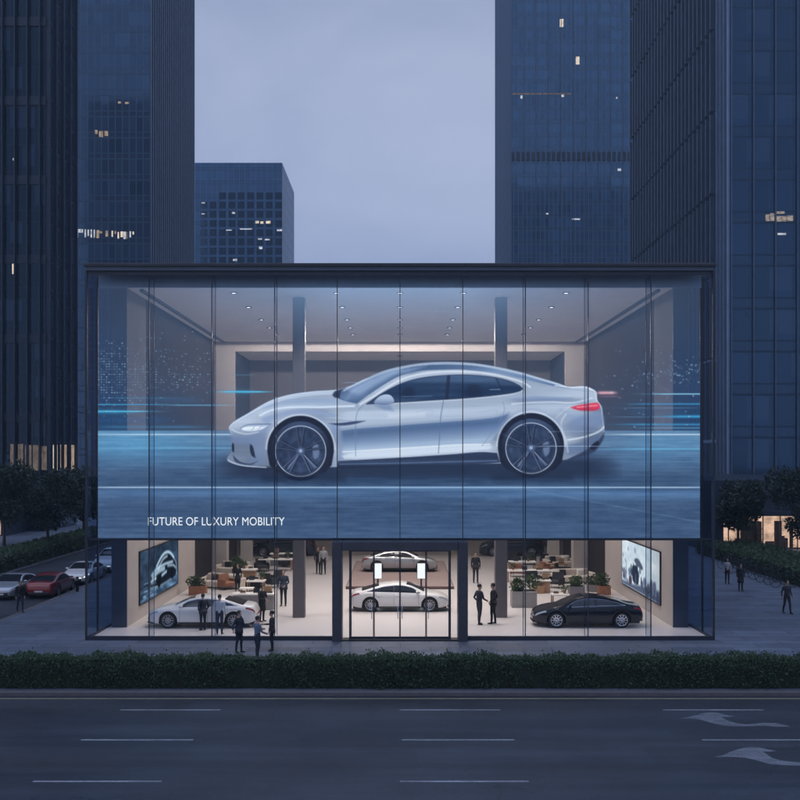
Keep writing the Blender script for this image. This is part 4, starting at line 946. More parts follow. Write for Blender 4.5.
for s_, kind, lab, st in ((-1, 'dark', 'dark wall screen at left showing a car lit by pale strip lights', 1.0), (1, 'bright', 'bright white wall screen at right showing a snowy pale scene with dark shapes', 1.0)):
    C2 = wall_picture(kind); X0 = s_ * 12.10
    t = thing('wall_screen', lab, 'screen', (s_ * 12.148, 52.5, 1.95))
    # left wall: u from the near end to the far end; right wall: u from the far end to the near end, as seen
    def tw2(X, Y): return np.stack([np.full_like(X, -s_ * .06), (X / 100 - .5) * 8.2 * (-s_), 1.2 - Y / 40 * 2.4], -1)
    link('picture', picture_mesh(C2, tw2, 'picture', picture_mat('wall_picture_' + kind, st, False)), t)
    b = MB(); x0, x1 = sorted((0, -s_ * .055)); b.box(x0, x1, -4.16, 4.16, -1.26, 1.26); b.build('casing', M['black'], t)
    b = MB(); x0, x1 = sorted((-s_ * .056, -s_ * .075)); 
    for q in ((x0, x1, -4.16, 4.16, -1.26, -1.205), (x0, x1, -4.16, 4.16, 1.205, 1.26), (x0, x1, -4.16, -4.105, -1.204, 1.204), (x0, x1, 4.105, 4.16, -1.204, 1.204)): b.box(*q)
    b.build('bezel', M['black'], t)
# ================================================================= cars
def paint(name, c, metal=.3, rough=.28, var=.03, coat=.7):
    s = NT(name); o = s.coord()
    k = s.ramp(s.noise(o, 260, 1), .3, .7, 1 - var, 1 + var)
    cc = s.mix(1., c, s.comb(k, k, k), 'MULTIPLY')
    return s.done(s.bsdf(cc, rough, metal, coat=coat))
M['p_white'] = paint('paint_pearl_white', (.70, .69, .68), .05); M['p_silver'] = paint('paint_silver', (.42, .43, .45), .55)
M['p_black'] = paint('paint_blue_black', (.006, .009, .016), .0, .12, .03, .0); M['p_red'] = paint('paint_dark_red', (.20, .018, .02), .2); M['p_navy'] = paint('paint_navy', (.012, .02, .04), .3)
M['p_grey'] = paint('paint_light_grey', (.36, .40, .45), .45)
M['lamp_clear'] = plain('headlamp_lens', (.5, .53, .56), .08, .3, .1, 20, spec=.8); M['lamp_red'] = plain('tail_lamp_lens', (.30, .012, .016), .15, 0, .1, 20, spec=.7)
M['lamp_on'] = glow('daytime_lamp', (.95, .97, 1.), 1.3); M['tail_on'] = glow('tail_lamp_on', (1., .10, .08), 1.2)
M['plate'] = plain('blank_number_plate', (.5, .52, .55), .5)
def curve(pts, sig=.05):
    xs = np.arange(-2.7, 2.7, .01); y = np.interp(xs, [p[0] for p in pts], [p[1] for p in pts])
    k = np.exp(-.5 * (np.arange(-30, 31) * .01 / sig) ** 2); k /= k.sum()
    ys = np.convolve(np.pad(y, 30, mode='edge'), k, 'valid')
    return lambda x: float(np.interp(x, xs, ys))
SEDAN = dict(L=2.42, wf=1.45, wr=-1.45, r=.345, gw=.46,
    top=[(-2.42, .62), (-2.40, .80), (-2.34, .97), (-2.15, 1.01), (-1.85, 1.05), (-1.3, 1.22), (-.8, 1.345), (-.25, 1.40), (.15, 1.395), (.55, 1.31), (.95, 1.13), (1.22, 1.0), (1.5, .935), (1.9, .86), (2.2, .76), (2.36, .66), (2.42, .55)],
    sh=[(-2.42, .58), (-2.36, .84), (-2.1, .93), (-1.5, .965), (-.8, .95), (.3, .915), (1.2, .88), (1.7, .83), (2.1, .74), (2.34, .62), (2.42, .5)],
    w=[(-2.42, .66), (-2.36, .76), (-2.2, .85), (-1.8, .915), (-1.2, .945), (0, .94), (1.2, .945), (1.7, .925), (2.05, .85), (2.25, .74), (2.36, .62), (2.42, .50)],
    win=(-1.62, .98), ws=(.30, 1.16), rw=(-1.86, -1.02), drop=.0)
SUV = dict(SEDAN, top=[(-2.38, .62), (-2.36, .95), (-2.28, 1.2), (-2.05, 1.50), (-1.8, 1.63), (-1.2, 1.70), (-.4, 1.72), (.2, 1.69), (.6, 1.52), (.95, 1.27), (1.15, 1.15), (1.5, 1.09), (1.95, 1.02), (2.22, .92), (2.36, .75), (2.42, .6)],
    sh=[(-2.42, .6), (-2.36, .95), (-2.1, 1.10), (-1.2, 1.10), (.3, 1.06), (1.2, 1.03), (1.8, .96), (2.2, .84), (2.36, .68), (2.42, .55)], win=(-2.0, .95), ws=(.36, 1.10), rw=(-2.33, -2.08), r=.37)
def make_car(name, label, body, spec=SEDAN, lamps=False, group=None, tails=False, rims='alloy'):
    S = spec; L = S['L']; top, sh, w = curve(S['top']), curve(S['sh']), curve(S['w'], .07)
    rw_, zc = S['r'], S['r']; ra = S['r'] + .055
    def bot(x):
        z = .20 + .10 * max(0, (abs(x) - 1.9) / .5) ** 2
        for xc in (S['wf'], S['wr']):
            if abs(x - xc) < ra: z = max(z, zc + math.sqrt(ra * ra - (x - xc) ** 2))
        return z
    def section(x):
        zb, zs, ws, zt = bot(x), sh(x), w(x), top(x)
        zs = min(zs, zt - .02); zb = min(zb, zs - .05)
        crown = min(.06, max(.02, (zt - zs) * .5)); ze = zt - crown
        wt = ws - .085 - S['gw'] * max(ze - zs, 0)
        zm = min(max(.55, zb + .02), zs - .02)
        pts = [(ws - .075, zb), (ws - .03, zb + (zm - zb) * .35), (ws - .004, zb + (zm - zb) * .8), (ws + .002, zm + (zs - zm) * .25), (ws - .006, zm + (zs - zm) * .6), (ws - .03, zs - .012), (ws - .062, zs + (ze - zs) * .06)]
        for k in (.25, .5, .75, .93): pts.append((ws - .062 + (wt - ws + .062) * k + .012 * math.sin(PI * k), zs + (ze - zs) * (.06 + .94 * k)))
        for k in (1., .93, .8, .6, .38, .18, 0.): pts.append((wt * k, ze + (zt - ze) * (1 - k ** 3)))
        return pts
    xs = sorted(set([round(v, 4) for v in list(np.arange(-L, L + .001, .05)) + [c + ra * math.cos(a) for c in (S['wf'], S['wr']) for a in np.linspace(.02, PI - .02, 19)]]))
    xs = [x for x in xs if -L <= x <= L]
    def side_y(x, z):
        p = section(x)[:12]; return float(np.interp(z, [q[1] for q in p], [q[0] for q in p]))
    def top_z(x, y):
        p = section(x)[11:]; return float(np.interp(abs(y), [q[0] for q in p][::-1], [q[1] for q in p][::-1]))
    car = thing(name, label, 'car', group=group)
    bl = []
    for x in xs:
        p = section(x); bl.append([(x, y, z) for y, z in p] + [(x, -y, z) for y, z in p[-2::-1]])
    b = MB(); n = len(bl[0]); vs = [q for r_ in bl for q in r_]; fs = []
    for i in range(len(bl) - 1):
        for k in range(n - 1): fs.append((i * n + k, i * n + k + 1, (i + 1) * n + k + 1, (i + 1) * n + k))
    fs.append(tuple(range(n))); fs.append(tuple((len(bl) - 1) * n + k for k in range(n - 1, -1, -1)))
    b.add(vs, fs, 0, True); b.build('body', body, car)
    b = MB(); b.box(-L + .12, L - .14, -.62, .62, .17, .60); b.box(-1.0, 1.0, -.84, .84, .17, .36); b.box(-2.0, 2.0, -.60, .60, .4, .80); b.build('underbody', M['underbody'], car)
    def strip(name, mat, x0, x1, zl, zu, nx=14, nz=5, eps=.005, sides=(1, -1), parent=car):
        for s_ in sides:
            v = []; f = []
            for i in range(nx + 1):
                x = x0 + (x1 - x0) * i / nx; a, c = zl(x), zu(x)
                for j in range(nz + 1):
                    z = a + (c - a) * j / nz; v.append((x, s_ * (side_y(x, z) + eps), z))
            for i in range(nx):
                for j in range(nz): f.append((i * (nz + 1) + j, (i + 1) * (nz + 1) + j, (i + 1) * (nz + 1) + j + 1, i * (nz + 1) + j + 1))
            m = MB(); m.add(v, f, 0, True); o = m.build(name, mat, parent, fix=False)
            if s_ > 0: o.data.flip_normals()
            yield o
    xa, xb = S['win']
    def lower(x): return sh(x) + .035
    def upper(x): return max(top(x) - .115 - .02, lower(x) + .001)
    # side glass, split by the pillar, tapering to a point at both ends
    def taper(x):
        t = (x - xa) / (xb - xa); return min(1, min(t, 1 - t) * 9)
    gmid = -.30
    for a, c in ((xa, gmid - .03), (gmid + .03, xb)):
        list(strip('side_window', M['carglass'], a, c, lower, lambda x: lower(x) + max(.003, (upper(x) - lower(x)) * (taper(x) ** .5))))
    list(strip('pillar_trim', M['black'], gmid - .028, gmid + .028, lower, lambda x: lower(x) + max(.003, (upper(x) - lower(x)) * (taper(x) ** .5)), 2, 5, .0045))
    list(strip('window_trim', M['chrome'], xa, xb, lambda x: lower(x) - .014, lambda x: lower(x) - .002, 20, 1, .006))
    up_ = lambda x: lower(x) + max(.003, (upper(x) - lower(x)) * (taper(x) ** .5))
    list(strip('window_trim', M['chrome'], xa, xb, lambda x: up_(x) + .002, lambda x: up_(x) + .016, 28, 1, .006))
    def topglass(name, x0, x1, inset, bow):
        v = []; f = []; nx, ny = 10, 12
        for i in range(nx + 1):
            for j in range(ny + 1):
                t = -1 + 2 * j / ny; x = x0 + (x1 - x0) * i / nx
                x = x + bow * (1 - t * t); p = section(x)[11]; y = t * (p[0] - inset); v.append((x, y, top_z(x, y) + .006))
        for i in range(nx):
            for j in range(ny): f.append((i * (ny + 1) + j, (i + 1) * (ny + 1) + j, (i + 1) * (ny + 1) + j + 1, i * (ny + 1) + j + 1))
        m = MB(); m.add(v, f, 0, True); m.build(name, M['carglass'], car, fix=False)
    topglass('windscreen', S['ws'][0], S['ws'][1], .05, .05); topglass('rear_window', S['rw'][0], S['rw'][1], .07, -.03)
    list(strip('sill_trim', M['black'], -1.02, 1.02, lambda x: .205, lambda x: .275, 12, 1, .004))
    # shut lines and handles
    for x0 in (.92, -.30, -1.18): list(strip('door_gap', M['black'], x0 - .006, x0 + .006, lambda x: .32 if x0 != -1.18 else .72, lambda x: sh(x) + .02, 1, 10, .003))
    for x0 in (-.12, -1.02):
        for s_ in (1, -1):
            y = side_y(x0, .80); m = MB(); m.cbox(x0 - .10, x0 + .10, min(s_ * (y - .01), s_ * (y + .022)), max(s_ * (y - .01), s_ * (y + .022)), .795, .822, .006); m.build('door_handle', body, car)
    for s_ in (1, -1):
        m = MB(); y = side_y(.80, sh(.80) + .04)
        m.blob((.84, s_ * (y + .12), sh(.8) + .10), (.07, .115, .065)); m.tube([(.84, s_ * (y - .02), sh(.8) + .05), (.84, s_ * (y + .07), sh(.8) + .075)], .022, 6); m.build('mirror', body, car)
    # lamps
    list(strip('headlight', M['lamp_on'] if lamps else M['lamp_clear'], 1.90, 2.36, lambda x: sh(x) - .09 - .02 * (x - 1.9), lambda x: sh(x) - .012 - .05 * max(0, 2.0 - x), 10, 3, .008))
    list(strip('tail_light', M['tail_on'] if tails else M['lamp_red'], -2.38, -1.98, lambda x: sh(x) - .10 + .05 * max(0, x + 2.2), lambda x: sh(x) - .02, 10, 3, .008))
    m = MB(); m.cbox(-L - .012, -L + .1, -.60, .60, .545, .60 + .0, .006); m.build('tail_light_bar', M['tail_on'] if tails else M['lamp_red'], car)
    m = MB(); m.cbox(-L - .014, -L + .1, -.62, .62, .27, .40, .01); m.build('rear_bumper', M['black'], car)
    for s_ in (1, -1):
        m = MB(); m.cbox(L - .06, L + .008, min(s_ * .22, s_ * .47), max(s_ * .22, s_ * .47), .475, .52, .006); m.build('headlight', M['lamp_on'] if lamps else M['lamp_clear'], car)
    m = MB(); m.cbox(L - .08, L + .012, -.46, .46, .30, .44, .01); m.build('grille', M['black'], car)
    m = MB(); m.cbox(L - .1, L + .03, -.55, .55, .20, .245, .01); m.build('front_splitter', M['black'], car)
    for x, h in ((-L - .022, .45), (L + .016, .37)):
        m = MB(); m.box(x - .008, x + .008, -.24, .24, h - .05, h + .05); m.build('number_plate', M['plate'], car)
    # wheels: hub inside, tyre and spoked rim as its pieces; one mesh shared by the four
    r = S['r']; rr = r * .74
    b = MB(); b.lathe([(r * .5, -.10), (r * .6, -.08), (r * .6, .02), (r * .2, .03)], 24, (0, 0, 0), 'y'); hub = b.mesh('wheel', M['underbody'])
    b = MB(); b.lathe([(rr, -.11), (r - .02, -.115), (r, -.085), (r, .085), (r - .02, .115), (rr, .105), (rr - .012, .06), (rr - .012, -.06)], 40, (0, 0, 0), 'y', cap=False); tyre = b.mesh('tyre', M['rubber'])
    b = MB()
    prof = [(rr, .104), (rr - .025, .108), (rr - .03, .07), (rr - .03, -.08), (rr, -.08)]
    b.lathe(prof, 40, (0, 0, 0), 'y', cap=False)
    for k in range(10):
        a = 2 * PI * k / 10; c_, s2 = math.cos(a), math.sin(a); pc, ps = -s2, c_
        w0, w1 = .030, .020
        q = []
        for rad, ww, yy in ((.05, w0, .075), (rr - .02, w1, .095)):
            for sg in (-1, 1):
                for yo in (0, -.03): q.append((rad * c_ + sg * ww * pc, yy + yo, rad * s2 + sg * ww * ps))
        b.add(q, [(0, 2, 6, 4), (1, 5, 7, 3), (0, 4, 5, 1), (2, 3, 7, 6), (0, 1, 3, 2), (4, 6, 7, 5)])
    b.lathe([(.07, .05), (.07, .085), (.04, .095)], 16, (0, 0, 0), 'y'); rim = b.mesh('rim', M[rims])
    for me in (hub, tyre, rim):
        bm = bmesh.new(); bm.from_mesh(me); bmesh.ops.recalc_face_normals(bm, faces=bm.faces); bm.to_mesh(me); bm.free()
    for xc in (S['wf'], S['wr']):
        for s_ in (1, -1):
            o = link('wheel', hub, car, (xc, s_ * (w(xc) - .125), r)); o.rotation_euler = (0, 0, 0 if s_ > 0 else PI)
            link('tyre', tyre, o); link('rim', rim, o)
    return car
def put(o, x, y, z=0, rz=0): o.location = (x, y, z); o.rotation_euler = (0, 0, rz); return o
FZ = .03
put(make_car('show_car', 'pearl white coupe facing left by the left wall screen, behind two standing people', M['p_white'], group='cars on show inside'), WX(201.5, 46.2), 46.9, FZ, PI)
put(make_car('show_car', 'blue black sedan facing left in front of the bright right wall screen', M['p_black'], group='cars on show inside', rims='chrome'), WX(588, 46.4), 47.0, FZ, PI)
put(make_car('show_car', 'white sedan facing right just inside the entrance doors', M['p_white'], group='cars on show inside'), WX(400, 50.8), 51.7, FZ, 0)
put(make_car('show_car', 'silver sedan facing right on the brown platform behind the white sedan', M['p_silver'], group='cars on show inside'), WX(399.5, 66.5), 67.4, .20, 0)
put(make_car('rear_car', 'dark blue car parked deep in the hall at left behind the tables', M['p_navy'], SUV, group='dark cars at the back'), WX(283, 79), 79.5, FZ, PI)
put(make_car('rear_car', 'dark navy car parked deep in the hall at right behind the right column', M['p_navy'], SUV, group='dark cars at the back'), WX(512, 79), 79.5, FZ, PI)
RS = -.116
def street(o, x, y, rz): put(o, x, y, RS, rz); o.scale = (.89, .89, .89)
street(make_car('parked_car', 'pale silver car facing the camera at the left edge of the side street', M['p_grey'], group='cars on the side street', tails=False), -21.5, 58.0, -PI / 2)
street(make_car('parked_car', 'dark red car seen from behind beside the kerb', M['p_red'], group='cars on the side street'), -19.62, 58.6, PI / 2)
street(make_car('parked_car', 'white car with lit headlamps behind the dark red car', M['p_white'], lamps=True, group='cars on the side street'), -19.5, 64.4, -PI / 2)
street(make_car('parked_car', 'farthest white car on the side street, half seen through the corner glass', M['p_white'], SUV, lamps=True, group='cars on the side street'), -19.6, 71.0, -PI / 2)
# platform under the silver car
t = thing('car_platform', 'low brown carpeted platform under the silver sedan', 'platform', (0, 66.6, FZ))
b = MB(); b.cbox(-3.1, 3.1, -7.2, 7.2, 0, .165, .02); b.build('base', plain('walnut_edge', (.09, .05, .045), .5), t)
b = MB(); b.box(-3.06, 3.06, -7.16, 7.16, .166, .171); b.build('carpet', plain('rose_brown_carpet', (.25, .185, .175), .95, 0, .12, 2.5, .15), t)
# two slim information displays in front of the platform
M['disp'] = glow('display_white', (.96, .98, 1.), 1.15, .96, 1.02, (1, 1, 1.5), 1)
for px, lab in ((377.8, 'left of two slim white lit displays on stands before the platform'), (421.2, 'right of two slim white lit displays on stands before the platform')):
    Y = 58.6; t = thing('info_display', lab, 'display', (WX(px, Y), Y, FZ), group='white displays before the platform')
    z0, z1 = WZ(578.5, Y) - FZ, WZ(563.4, Y) - FZ
    b = MB(); b.cbox(-.24, .24, -.02, .03, z0 - .02, z1 + .02, .01); b.build('casing', M['black'], t)
    b = MB(); b.box(-.215, .215, -.026, -.021, z0, z1); b.build('panel', M['disp'], t)
    b = MB(); b.cbox(-.05, .05, .031, .09, .02, z1 - .3, .008); b.build('stand', M['steel'], t); b = MB(); b.cbox(-.22, .22, -.18, .22, 0, .02, .006); b.build('foot', M['steel'], t)
# ================================================================= people
def cloth(name, c, rough=.85): return plain(name, c, rough, 0, .18, 14, .15)
SKIN = plain('skin', (.42, .26, .19), .55, 0, .06, 20); HAIRD = plain('dark_hair', (.012, .010, .009), .55, 0, .25, 60, .3); EYE = plain('eye_dark', (.02, .015, .012), .2)
LIP = plain('lip', (.30, .12, .10), .5)
CL = {'navy': cloth('navy_wool', (.012, .016, .030)), 'black': cloth('black_wool', (.009, .009, .012)), 'grey': cloth('grey_blue_cotton', (.10, .13, .19)), 'white': cloth('white_cotton', (.5, .52, .56)), 'char': cloth('charcoal_wool', (.022, .023, .028)),
      'blue': cloth('dark_blue_denim', (.018, .026, .048)), 'pale': cloth('pale_linen', (.30, .30, .32)), 'shoe': plain('black_leather', (.01, .009, .009), .4), 'brown': cloth('brown_wool', (.05, .032, .024))}
def voxel(me_src, size):
    o = bpy.data.objects.new('tmp', me_src); col.objects.link(o)
    m = o.modifiers.new('r', 'REMESH'); m.mode = 'VOXEL'; m.voxel_size = size; m.use_smooth_shade = True
    s = o.modifiers.new('s', 'SMOOTH'); s.factor = .5; s.iterations = 2
    dg = bpy.context.evaluated_depsgraph_get(); me = bpy.data.meshes.new_from_object(o.evaluated_get(dg)); bpy.data.objects.remove(o); return me
def person(label, loc, h=1.72, rz=0, top='navy', bottom='navy', arms=None, stride=.0, coat=False, hair='short', skirt=False, group=None, female=False, look=0.):
    """standing figure facing +X in its own frame, scaled to height h; arms = ((elbow, wrist), (elbow, wrist)) for left and right"""
    k = h / 1.75
    sw = .185 if not female else .165
    hips = .93; b = MB(); bones = []
    def limb(pts, rad, zone, n=12):
        b.tube(pts, rad, n)
        for i in range(len(pts) - 1): bones.append((pts[i], pts[i + 1], zone))
    # legs
    for s_, st in ((1, stride), (-1, -stride)):
        hip = (0, s_ * .088, hips); knee = (st * .55 + .02, s_ * .095, .50 + abs(st) * .02); ank = (st * 1.05 - .01, s_ * .10, .085 + max(-st, 0) * .10)
        mid = tuple((a + c) / 2 for a, c in zip(hip, knee)); calf = (knee[0] * .6 + ank[0] * .4 - .015, s_ * .098, knee[2] * .6 + ank[2] * .4)
        limb([(0, s_ * .085, hips + .03), mid, knee, calf, ank], [.092, .080, .060, .056, .045], 'bottom')
        toe = (ank[0] + .17, ank[1] + s_ * .03, .03 + max(-st, 0) * .02); heel = (ank[0] - .055, ank[1], .032 + max(-st, 0) * .10)
        b.rings([[(x + math.cos(a) * 0, ank[1] + s_ * (x - ank[0]) * .14 + wy * math.cos(a), z + hz * math.sin(a)) for a in np.linspace(0, 2 * PI, 10, endpoint=False)] for x, wy, hz, z in
                 ((heel[0], .026, .03, heel[2] + .005), (ank[0], .040, .05, heel[2] + .02), (ank[0] + .08, .046, .036, toe[2] + .008), (toe[0] - .02, .042, .026, toe[2]), (toe[0] + .01, .024, .018, toe[2]))])
        bones.append((heel, toe, 'shoe'))
    # trunk
    tr = [(.0, hips - .06, .115, .150), (.0, hips + .02, .118, .165), (.0, 1.05, .105, .145 if not female else .125), (.005, 1.18, .115, .158 if not female else .14), (.005, 1.30, .122, .178 if not female else .155), (.0, 1.39, .105, sw - .015), (-.005, 1.445, .075, .12), (-.005, 1.48, .058, .066)]
    b.rings([[(x + rx * math.cos(a), ry * math.sin(a), z) for a in np.linspace(0, 2 * PI, 18, endpoint=False)] for x, z, rx, ry in tr])
    for i in range(len(tr) - 1): bones.append(((tr[i][0], 0, tr[i][1]), (tr[i + 1][0], 0, tr[i + 1][1]), 'bottom' if tr[i + 1][1] <= hips + .03 else 'top'))
    # neck and head, turned by look
    lk = Matrix.Rotation(look, 3, 'Z')
    def hp(x, y, z): v = lk @ Vector((x, y, 0)); return (v.x + .012, v.y, z)
    b.tube([(-.005, 0, 1.44), (.005, 0, 1.50), (.012, 0, 1.56)], [.060, .054, .052], 12); bones.append(((-.0, 0, 1.49), (.01, 0, 1.56), 'skin'))
    hr = [(.03, 1.520, .045, .040), (.030, 1.535, .066, .052), (.020, 1.560, .080, .062), (.010, 1.60, .090, .070), (.006, 1.64, .095, .075), (.0, 1.68, .094, .074), (-.004, 1.715, .080, .064), (-.006, 1.74, .050, .042), (-.006, 1.75, .02, .018)]
    b.rings([[hp(x + rx * math.cos(a), ry * math.sin(a), z) for a in np.linspace(0, 2 * PI, 16, endpoint=False)] for x, z, rx, ry in hr])
    bones.append((hp(0, 0, 1.57), hp(0, 0, 1.70), 'skin'))
    b.rings([[hp(x + rx * math.cos(a), ry * math.sin(a), z) for a in np.linspace(0, 2 * PI, 8, endpoint=False)] for x, z, rx, ry in ((.095, 1.645, .010, .010), (.104, 1.625, .014, .013), (.108, 1.608, .017, .017), (.098, 1.598, .012, .014))])
    for s_ in (1, -1): b.rings([[hp(.0 + rx * math.cos(a), s_ * yy, 1.625 + rz_ * math.sin(a)) for a in np.linspace(0, 2 * PI, 8, endpoint=False)] for yy, rx, rz_ in ((.068, .018, .03), (.088, .020, .034))])
    # arms
    A = arms or (((-.01, .235, 1.13), (.05, .235, .89)), ((-.01, -.235, 1.13), (.05, -.235, .89)))
    hands = []
    for s_, (el, wr) in zip((1, -1), A):
        shd = (0, s_ * (sw + .0), 1.385); e2 = tuple(a * .55 + c * .45 for a, c in zip(shd, el))
        limb([(0, s_ * (sw - .07), 1.40), shd, e2, el, tuple((a + c) / 2 for a, c in zip(el, wr)), wr], [.066, .062, .054, .045, .041, .033], 'top')
        hands.append((s_, el, wr))
    src = b.mesh('src', [SKIN]); me = voxel(src, .0135)
    mats = [SKIN, CL[top], CL[bottom], CL['shoe'], EYE, LIP]
    me.materials.clear()
    for m in mats: me.materials.append(m)
    ce = np.array([p.center[:] for p in me.polygons]); best = np.full(len(ce), 1e9); zone = np.zeros(len(ce), int)
    zi = {'skin': 0, 'top': 1, 'bottom': 2, 'shoe': 3}
    for p0, p1, zn in bones:
        p0, p1 = np.array(p0), np.array(p1); d = p1 - p0; t = np.clip(((ce - p0) @ d) / (d @ d), 0, 1); q = np.linalg.norm(ce - p0 - t[:, None] * d, axis=1)
        if zn == 'skin': q = q - .02
        u = q < best; best[u] = q[u]; zone[u] = zi[zn]
    zone[(ce[:, 2] < .075)] = 3; zone[ce[:, 2] > 1.52] = 0
    zone[(zone == 0) & (ce[:, 2] < 1.465)] = 1
    me.polygons.foreach_set('material_index', zone.astype(np.int32)); me.polygons.foreach_set('use_smooth', np.ones(len(ce), bool))
    # hands with five bent fingers, eyes and mouth, joined into the same mesh
    x = MB()
    for s_, el, wr in hands:
        el, wr = Vector(el), Vector(wr); d = (wr - el).normalized(); side = Vector((0, s_, 0)); side = (side - d * side.dot(d)).normalized() if abs(side.dot(d)) < .95 else Vector((0, 0, 1)); fw = d.cross(side) * s_
        if fw.x < 0 and abs(d.z) > .7: fw = -fw
        pal = wr + d * .045
        x.tube([wr - d * .02, wr + d * .015, pal, wr + d * .085], [(.022, .026), (.020, .032), (.018, .040), (.015, .038)], 10)
        inn = -side
        for f in range(4):
            base = wr + d * .082 + fw * (.028 - .019 * f); ln = (.070, .080, .075, .058)[f]
            x.tube([base - d * .012, base + d * ln * .45, base + d * ln * .75 + inn * .012, base + d * ln * .92 + inn * .030], [.0095, .009, .0085, .007], 7)
        tb = wr + d * .03 + fw * .034
        x.tube([tb - fw * .012, tb + fw * .022 + d * .022, tb + fw * .030 + d * .050 + inn * .010], [.012, .0105, .008], 7)
    for s_ in (1, -1): x.blob(hp(.088, s_ * .031, 1.648), (.012, .014, .008), 4, 8, 5)
    x.blob(hp(.094, 0, 1.570), (.008, .024, .006), 5, 8, 5)
    hm = x.mesh('h', mats); bm = bmesh.new(); bm.from_mesh(me); bm.from_mesh(hm); bm.to_mesh(me); bm.free(); bpy.data.meshes.remove(hm)
    me.name = 'person'
    o = link('person', me, None, loc); o.scale = (k, k, k); o.rotation_euler = (0, 0, rz)
    tag(o, label, 'person', group)
    # hair
    hb = MB(); rr = []
    for x0, z, rx, ry in hr[3:]:
        rr.append([hp(x0 - .004 + (rx + .012) * math.cos(a) * (1 if math.cos(a) < .45 or z > 1.69 else .80), (ry + .012) * math.sin(a), z + .006) for a in np.linspace(0, 2 * PI, 16, endpoint=False)])
    if hair == 'long': rr = [[hp(-.045 + .075 * math.cos(a), .088 * math.sin(a), z) for a in np.linspace(0, 2 * PI, 16, endpoint=False)] for z in (1.38, 1.48, 1.57)] + rr
    hb.rings(rr)
    if hair == 'bun': hb.blob(hp(-.11, 0, 1.70), (.045, .045, .045))
    hb.build('hair', HAIRD, o)
    if coat:
        cb = MB(); lo = .52 if coat == 'long' else .80
        cb.rings([[((rx) * math.cos(a), ry * math.sin(a), z) for a in np.linspace(0, 2 * PI, 20, endpoint=False)] for z, rx, ry in ((lo, .155, .205), (lo + .2, .145, .198), (.99, .132, .182), (1.08, .122, .165), (1.16, .127, .170))])
        cb.build('coat_hem', CL[top], o)
    if skirt:
        cb = MB(); cb.rings([[((rx) * math.cos(a), ry * math.sin(a), z) for a in np.linspace(0, 2 * PI, 20, endpoint=False)] for z, rx, ry in ((.50, .15, .185), (.75, .145, .19), (.98, .128, .175))]); cb.build('skirt', CL[bottom], o)
    return o
def stand(px, py, hpx, label, z=0., **kw):
    Y = GY(py, z); return person(label, (WX(px, Y), Y, z), min(max(hpx / F * Y * 1.05, 1.55), 1.86), **kw)
NEAR = -PI / 2      # facing the camera
FAR = PI / 2
fwd = lambda s_, x=.28, z=1.08, y=.20: ((.06, s_ * .25, 1.13), (x, s_ * y, z))
down = lambda s_: ((-.02, s_ * .245, 1.13), (.05, s_ * .25, .89))
pocket = lambda s_: ((-.09, s_ * .27, 1.14), (.06, s_ * .20, .97))
# outside in front of the glass
stand(239, 652.5, 40, 'person in a dark suit outside, leftmost of three on the paving', rz=-.5, top='navy', bottom='navy', arms=(fwd(1, .36, 1.10, .26), ((-.1, -.28, 1.14), (.02, -.42, .99))), coat='short', stride=.06)
stand(257.4, 659.5, 41.5, 'person in a grey blue top and dark trousers, nearest the hedge, seen from behind', rz=.7, top='grey', bottom='navy', arms=(fwd(1, .30, 1.16, .16), fwd(-1, .34, 1.02, .12)), stride=.05)
stand(272, 651, 38.5, 'person in a dark suit outside, rightmost of the three on the paving, facing left', rz=PI, top='char', bottom='black', arms=(down(1), fwd(-1, .36, 1.13, .16)), coat='short')
stand(20, 612.5, 28, 'person in dark clothes walking on the pavement beside the parked cars', rz=-.9, top='black', bottom='blue', stride=.16)
# inside, left
stand(203, 630.3, 35, 'person in a dark suit standing at the middle of the white coupe', FZ, rz=2.2, top='navy', bottom='black', arms=(pocket(1), pocket(-1)), coat='short')
stand(219.6, 634.3, 38, 'person in a white shirt and dark trousers standing at the rear of the white coupe', FZ, rz=FAR, top='white', bottom='blue', arms=(pocket(1), down(-1)))
stand(262, 621.5, 35, 'person in a long dark coat holding a tablet beside the white coupe', FZ, rz=-.7, top='black', bottom='navy', coat='long', arms=(fwd(1, .26, 1.10, .05), fwd(-1, .24, 1.02, -.04)))
stand(237.6, 591, 26, 'person in black with hair in a bun among the left tables', FZ, rz=NEAR, top='black', bottom='black', hair='bun', skirt=True, female=True)
stand(283.5, 606, 35.5, 'person in a dark blue suit left of the left column', FZ, rz=NEAR, top='blue', bottom='navy', arms=(fwd(1, .26, 1.0, .10), down(-1)), coat='short')
stand(318.2, 574, 26, 'person in black, left of the pair walking at the back', FZ, rz=NEAR, top='black', bottom='black', stride=.12)
stand(323.4, 574.4, 27, 'person in a pale jacket, right of the pair walking at the back', FZ, rz=NEAR, top='pale', bottom='black', stride=-.12)
# inside, right
stand(475.7, 583, 29.6, 'person in a black suit walking alone right of the entrance frame', FZ, rz=NEAR, top='black', bottom='black', stride=.10, coat='short')
stand(479.3, 624.8, 41.5, 'person in a dark suit, left of the two talking beside the right column', FZ, rz=.5, top='navy', bottom='char', arms=(pocket(1), fwd(-1, .30, 1.02, .12)), stride=.06)
stand(493.2, 624, 41, 'person in a black suit, right of the two talking beside the right column', FZ, rz=PI - .4, top='black', bottom='black', coat='short', arms=(pocket(1), pocket(-1)), stride=.05)
